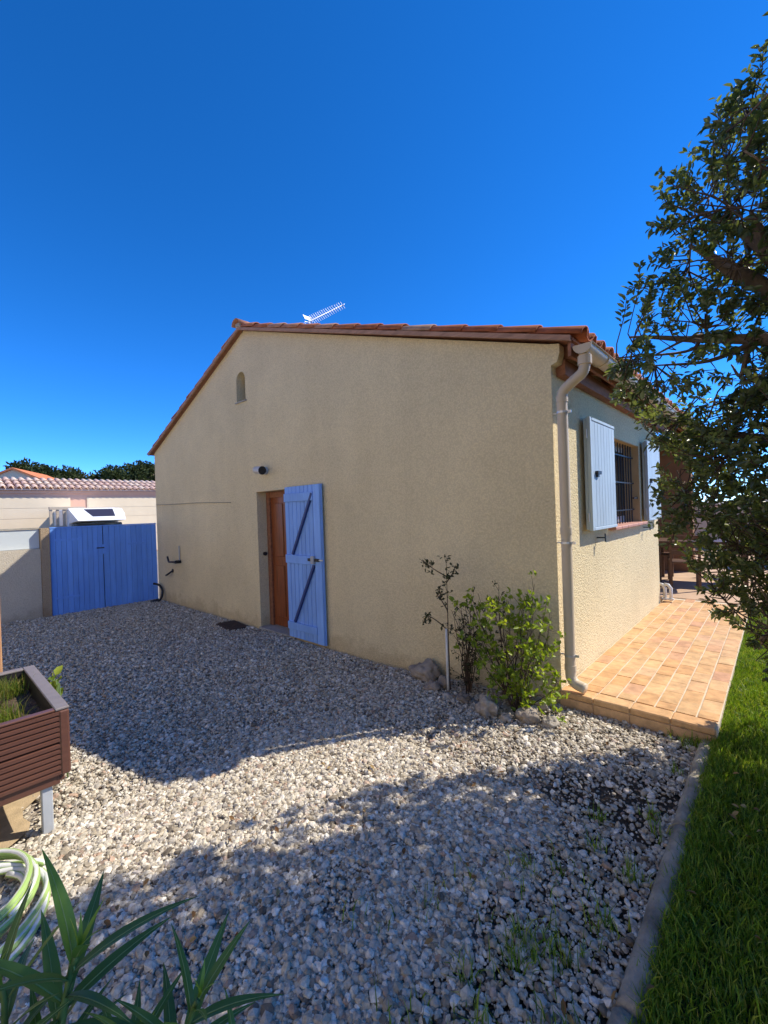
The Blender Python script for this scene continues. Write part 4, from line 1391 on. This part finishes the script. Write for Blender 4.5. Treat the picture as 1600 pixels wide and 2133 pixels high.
wpart('liner', MB().box(px1 - .04, px1 - .03, py0, py1 - .045, .40, pz1 - .003), M['blackpl'])
wpart('liner', MB().box(px0 + .03, px0 + .04, py0, py1 - .045, .40, pz1 - .003), M['blackpl'])
b = MB()
n = 24
for j in range(n + 1):
    for i in range(n + 1):
        x = px0 + .04 + (px1 - px0 - .08) * i / n
        y = py0 + (py1 - .05 - py0) * j / n
        b.v.append((x, y, .60 + .03 * mnoise.noise(Vector((x * 9, y * 9, 0))) - .02 * (i > n - 3)))
b.f = [(j * (n + 1) + i, j * (n + 1) + i + 1, (j + 1) * (n + 1) + i + 1, (j + 1) * (n + 1) + i) for j in range(n) for i in range(n)]
wpart('soil', b, M['soil'], smooth=True)
for (x, y) in ((px1 - .045, py1 - .085), (px0 + .05, py1 - .085), (px1 - .045, py0 + .1), (px0 + .05, py0 + .1)):
    lg = wpart('leg', MB().box(x - .024, x + .024, y - .024, y + .024, zg(x, y) - .02, .352), M['greymetal'], bevel=.004)
tag(MB().box(-2.70, -2.63, -3.16, -3.052, -.1, 1.235).build('wooden_post', M['post'], bevel=.006), 'sunlit orange brown wooden post at the left edge', 'post')

def blades(name, P, h, w, mat, lean=.5, seg=2, seed=1, rnd=None):
    """grass blades as bent strips; P is n x 3"""
    r = np.random.default_rng(seed)
    n = len(P)
    a = r.uniform(0, 6.283, n)
    ln = np.stack([np.cos(a), np.sin(a), np.zeros(n)], 1) * (lean * r.random((n, 1)))
    b_ = r.uniform(0, 6.283, n)
    sd = np.stack([np.cos(b_), np.sin(b_), np.zeros(n)], 1)
    h = (h * (.5 + r.random(n)))[:, None]
    w = np.full((n, 1), w)
    V = np.empty((n, 6, 3))
    up = np.array([0, 0, 1.0])
    V[:, 0] = P - sd * w / 2
    V[:, 1] = P + sd * w / 2
    m = P + up * h * .55 + ln * h * .35
    V[:, 2] = m + sd * w * .4
    V[:, 3] = m - sd * w * .4
    tip = P + up * h * (1 - .3 * np.linalg.norm(ln, axis=1, keepdims=True)) + ln * h
    V[:, 4] = tip + sd * w * .06
    V[:, 5] = tip - sd * w * .06
    base = np.arange(n)[:, None] * 6
    F = np.concatenate([base + np.array([[0, 1, 2, 3]]), base + np.array([[3, 2, 4, 5]])], 1).reshape(-1, 4)
    if rnd is None:
        rnd = r.random(n)
    return quadmesh(name, V.reshape(-1, 3), F, mat, np.repeat(rnd, 6))

# weeds in the planter
pc = rng.uniform(0, 1, (130, 2))
pts = []
for cx, cy in pc:
    q = np.array([px0 + .06, py0 + .06]) + np.array([cx, cy]) * np.array([px1 - px0 - .2, py1 - py0 - .16])
    k = 45
    pts.append(np.column_stack([q + rng.normal(0, .03, (k, 2)), np.full(k, .60)]))
tag(obj('planter_weeds', blades('planter_weeds', np.concatenate(pts), .10, .004, M['weed'], .7, seed=4)), 'grassy weeds growing in the planter soil', 'weeds', kind='stuff')
# broad leaf hanging behind the planter
r = np.random.default_rng(77)
n = 13
cen = np.column_stack([r.uniform(-2.36, -2.12, n), r.uniform(-2.87, -2.80, n), r.uniform(.58, .70, n)])
wl_ = empty('climbing_weed', (-2.15, -2.8, .02), 'pale green broad leaved weed at the back corner of the planter', 'plant')
bq = MB()
for k in range(5):
    bq.tube(curve([(-2.15, -2.8, .02), (-2.15 + .03 * k - .06, -2.82, .35), (-2.34 + .05 * k, -2.83, .66)], 5), .004, 5)
o1 = bq.build('stems', M['greenstem'], None)
o2 = leaves('foliage', cen, r.normal(0, 1, (n, 3)), r.normal(0, .4, (n, 3)) + np.array([0.3, -.2, 1]), .075, .05, M['shrubleaf'], None)
at_world(o1, wl_)
at_world(o2, wl_)

# coiled hose
def hose():
    pts = []
    turns = 6.0
    steps = int(turns * 36)
    for i in range(steps + 1):
        a = 2 * math.pi * i / 36 + 2.0
        k = i / steps
        rad = .40 - .17 * k + .018 * math.sin(a * .37 + 1) + .012 * math.sin(a * 3.1)
        cx = -1.13 - .05 * k + .03 * math.sin(i * .021)
        cy = -3.40 - .02 * math.cos(i * .017)
        x, y = cx + rad * math.cos(a), cy + rad * .95 * math.sin(a)
        z = zg(x, y) + .030 + .022 * (i / 36) * .30 + .010 * math.sin(a * 1.7)
        pts.append((x, y, z))
    b = MB()
    b.tube(pts, .0125, 12, attr=True)
    me = b.mesh('garden_hose', M['hose'], smooth=True, fix=False)
    h = obj('garden_hose', me)
    tag(h, 'coiled green and white striped garden hose on the gravel', 'hose')
    b2 = MB()
    pts2 = []
    for i in range(140):
        a = 2 * math.pi * i / 36 + .6
        rad = .30 + .025 * math.sin(a * .6)
        x, y = -1.22 + rad * math.cos(a), -3.36 + rad * .8 * math.sin(a)
        pts2.append((x, y, zg(x, y) + .060 + .010 * (i / 36) + .015 * math.sin(a * 1.3)))
    b2.tube(pts2, .0125, 12, attr=True)
    obj('upper_coil', b2.mesh('upper_coil', M['hose'], smooth=True, fix=False), h)
hose()

# oleander in the near left corner
def oleander():
    base = Vector((0.34, -3.36, .1))
    t = empty('oleander_bush', base, 'dark green long leaved oleander in the near left corner', 'bush')
    r = np.random.default_rng(41)
    tips = [(Vector((.385, -3.265, .895)), Vector((.15, .25, 1)), 11, .19), (Vector((.29, -3.36, .86)), Vector((-.3, -.1, 1)), 9, .17), (Vector((.53, -3.12, .80)), Vector((.25, .3, 1)), 11, .16), (Vector((.45, -3.20, .72)), Vector((.1, .3, 1)), 9, .15), (Vector((.58, -3.08, .64)), Vector((.3, .3, .9)), 8, .13), (Vector((.20, -3.45, .78)), Vector((-.4, -.2, 1)), 9, .17), (Vector((.36, -3.32, .74)), Vector((-.1, 0, 1)), 8, .15), (Vector((.55, -3.2, .62)), Vector((.2, .2, 1)), 8, .15), (Vector((.28, -3.28, .70)), Vector((-.2, .2, 1)), 8, .14), (Vector((.40, -3.42, .84)), Vector((.1, -.2, 1)), 9, .16)]
    sm = MB()
    V, F, rn = [], [], []
    rib = MB()
    for ti, (tip, ax, nlv, LL) in enumerate(tips):
        ax = ax.normalized()
        tip = tip + Vector((0, 0, .045))
        LL *= 1.02
        sm.tube(curve([base + Vector(r.normal(0, .02, 3)) * 1, base.lerp(tip, .5) + Vector(r.normal(0, .02, 3)), tip - ax * .06, tip], 6), [.008] * 12 + [.005] * 7, 7)
        o = ax.orthogonal().normalized()
        for j in range(nlv + 4):
            young = j >= nlv
            q = tip - ax * (.012 * (nlv - j) if not young else -.004)
            ang = j * 2.3999 + ti * 1.1
            out = Matrix.Rotation(ang, 3, ax) @ o
            spread = (.95 - .62 * j / nlv) if not young else .18
            d = (ax * (1 - spread * .55) + out * (spread + .1)).normalized()
            L = LL * r.uniform(.8, 1.1) * (1 if not young else .35)
            wd = L * r.uniform(.125, .155)
            cu = r.uniform(.10, .38)
            tw_ = r.uniform(-.12, .12)
            side = d.cross(ax).normalized() if d.cross(ax).length > .05 else d.orthogonal().normalized()
            up = side.cross(d).normalized()
            if up.dot(ax) < 0:
                up, side = -up, -side
            i0 = len(V)
            nseg = 9
            cval = np.clip((.95 if young else .1 + .55 * r.random() + .2 * (j / nlv)), 0, 1)
            for k in range(nseg + 1):
                f = k / nseg
                wprof = math.sin(math.pi * min(1, f ** .72)) ** .85 * (1 - .15 * f)
                if k == 0:
                    wprof = .12
                if k == nseg:
                    wprof = .01
                c = q + d * (L * f) - up * (L * cu * f * f) + up * (L * .02) + side * (L * tw_ * f * f)
                ww = wd * .5 * wprof
                V += [tuple(c + side * ww + up * ww * .28), tuple(c), tuple(c - side * ww + up * ww * .28)]
                rn += [cval] * 3
            for k in range(nseg):
                a = i0 + k * 3
                F += [(a, a + 1, a + 4, a + 3), (a + 1, a + 2, a + 5, a + 4)]
            if not young:
                rib.tube([q + d * (L * f) - up * (L * cu * f * f) + up * (L * .02 + .0006) + side * (L * tw_ * f * f) for f in np.linspace(0, .93, 8)], list(np.linspace(.0013, .0004, 8)), 5, cap=False)
    o2 = obj('foliage', quadmesh('foliage', np.array(V), np.array(F), M['oleander'], np.array(rn)))
    o2.data.polygons.foreach_set('use_smooth', [True] * len(o2.data.polygons))
    o1 = sm.build('stems', M['greenstem'], None, smooth=True, fix=False)
    o3 = rib.build('midribs', M['midrib'], None, smooth=True, fix=False)
    for o in (o1, o2, o3):
        at_world(o, t)
oleander()

# ================================================================== GRAVEL, GRASS, WEEDS
def gravel():
    cam = np.array([1.31, -3.44])
    def batch(n, x0, x1, y0, y1):
        return np.column_stack([rng.uniform(x0, x1, n), rng.uniform(y0, y1, n)])
    A = batch(330000, -8.3, .90, -4.6, -.045)
    d = np.hypot(A[:, 0] - cam[0], A[:, 1] - cam[1])
    keep = rng.random(len(A)) < np.where(d < 4.5, 1.0, np.where(d < 6.5, .72, .5))
    # outside the view to the left of the planter row: skip
    A = A[keep]
    E_ = batch(95000, -1.6, .90, -3.7, -1.2)
    A = np.concatenate([A, E_])
    # sandy patch and shrub bed stay nearly bare
    q = ((A[:, 0] + 1.95) / .55) ** 2 + ((A[:, 1] + 3.85) / .88) ** 2
    A = A[(q > 1) | (rng.random(len(A)) < .05)]
    bed = ((A[:, 0] + .5) / .55) ** 2 + ((A[:, 1] + .22) / .18) ** 2
    A = A[(bed > 1) | (rng.random(len(A)) < .3)]
    A = A[~((A[:, 0] > -5.15) & (A[:, 0] < -4.62) & (A[:, 1] > -.33) & (A[:, 1] < -.06))]
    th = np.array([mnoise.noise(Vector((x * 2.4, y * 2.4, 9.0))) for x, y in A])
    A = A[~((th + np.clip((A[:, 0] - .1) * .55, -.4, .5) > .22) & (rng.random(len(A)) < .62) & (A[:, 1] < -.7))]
    n = len(A)
    s = np.exp(rng.normal(math.log(.0074), .46, n))
    s = np.clip(s, .004, .024)
    z = zg_np(A[:, 0]) + s * .25 + rng.random(n) * .008
    P = np.column_stack([A, z])
    rot = np.column_stack([rng.normal(0, .35, n), rng.normal(0, .35, n), rng.uniform(0, 6.28, n)])
    scl = np.column_stack([s * rng.uniform(.9, 1.35, n), s * rng.uniform(.7, 1.0, n), s * rng.uniform(.5, .8, n)])
    protos = [rocky(40 + i, 1, .42, M['pebble'], 1.0, 1.0, False) for i in range(10)]
    o = scatter('gravel', P, rot, scl, protos)
    tag(o, 'pale mixed gravel covering the yard', 'gravel', kind='stuff')
    print('pebbles', n)
gravel()

def grass():
    def tuft(seed):
        r = np.random.default_rng(seed)
        P = np.column_stack([r.normal(0, .018, (9, 2)), np.zeros(9)])
        return blades('tuft', P, .038, .0042, M['grass'], 1.0, seed=seed)
    protos = [tuft(300 + i) for i in range(8)]
    A = np.column_stack([rng.uniform(.985, 2.0, 15000), rng.uniform(-3.3, 3.0, 15000)])
    B = np.column_stack([rng.uniform(.99, 5.0, 9000), rng.uniform(1.0, 9.5, 9000)])
    edge = np.column_stack([rng.uniform(.985, 1.03, 1500), rng.uniform(-.05, 4.1, 1500)])
    A = np.concatenate([A, B, edge, np.column_stack([rng.uniform(.972, 1.03, 1900), rng.uniform(-3.3, -.05, 1900)])])
    A = A[~((A[:, 0] < .985) & (A[:, 1] > -.08))]
    A = A[~((A[:, 0] < 2.32) & (A[:, 1] > 4.2))]
    n = len(A)
    z = np.array([lawn_z(x, y) for x, y in A])
    s = rng.uniform(.75, 1.35, n)
    scl = np.column_stack([s, s, s * rng.uniform(.8, 1.3, n)])
    rot = np.column_stack([rng.normal(0, .15, n), rng.normal(0, .15, n), rng.uniform(0, 6.28, n)])
    o = scatter('grass', np.column_stack([A, z]), rot, scl, protos)
    tag(o, 'green lawn grass right of the kerb', 'grass', kind='stuff')
    # weeds along the kerb and scattered in the gravel
    pts = []
    spots = [(.585, -2.03, .05, 60), (.60, -2.10, .03, 30), (.70, -1.95, .06, 60), (.80, -1.75, .03, 40), (.82, -1.45, .03, 40), (.80, -2.2, .05, 60), (.75, -2.4, .06, 50), (.25, -2.1, .03, 14), (.3, -1.9, .05, 14), (.1, -2.3, .05, 16), (.45, -1.75, .05, 18), (.81, -1.0, .02, 26), (.83, -.5, .015, 20), (.84, -.12, .03, 60), (.93, -.10, .05, 90), (.75, -.09, .02, 18), (.5, -2.45, .07, 40), (.62, -1.6, .06, 24), (.7, -2.7, .08, 60)]
    for (x, y, sd, k) in spots:
        q = rng.normal(0, sd, (k, 2)) + np.array([x, y])
        q[:, 0] = np.minimum(q[:, 0], .99)
        pts.append(np.column_stack([q, zg_np(q[:, 0]) + .0]))
    for _ in range(20):
        x, y = rng.uniform(.45, .86), rng.uniform(-2.9, -1.1)
        q = rng.normal(0, .025, (22, 2)) + np.array([x, y])
        q[:, 0] = np.minimum(q[:, 0], .99)
        pts.append(np.column_stack([q, zg_np(q[:, 0])]))
    o = obj('gravel_weeds', blades('gravel_weeds', np.concatenate(pts), .075, .0045, M['grass'], .9, seed=9))
    tag(o, 'sparse grass weeds in the gravel beside the kerb', 'weeds', kind='stuff')
grass()

# dry leaves dropped by the tree on gravel and lawn
def litter():
    r = np.random.default_rng(91)
    n = 170
    x = r.uniform(-.9, 1.25, n)
    y = r.uniform(-3.0, -.3, n)
    keep = .78 * x - .62 * y > .4
    x, y = x[keep], y[keep]
    n = len(x)
    z = np.where(x > .95, .19, zg_np(x) + .022) + r.random(n) * .006
    d = np.column_stack([r.normal(0, 1, n), r.normal(0, 1, n), r.normal(0, .25, n)])
    nor = np.column_stack([r.normal(0, .35, n), r.normal(0, .35, n), np.ones(n)])
    mat = leafmat('dry_leaf', [(0, (.12, .06, .025)), (.5, (.26, .15, .06)), (1, (.42, .30, .13))], .7, .15, .2, (1, .9, .7))
    o = leaves('fallen_leaves', np.column_stack([x, y, z]), d, nor, .038 * (.6 + .6 * r.random(n)), .017, mat, None, fold=.35, curl=-.15)
    tag(o, 'dry brown leaves scattered under the tree', 'leaves', kind='stuff')
litter()
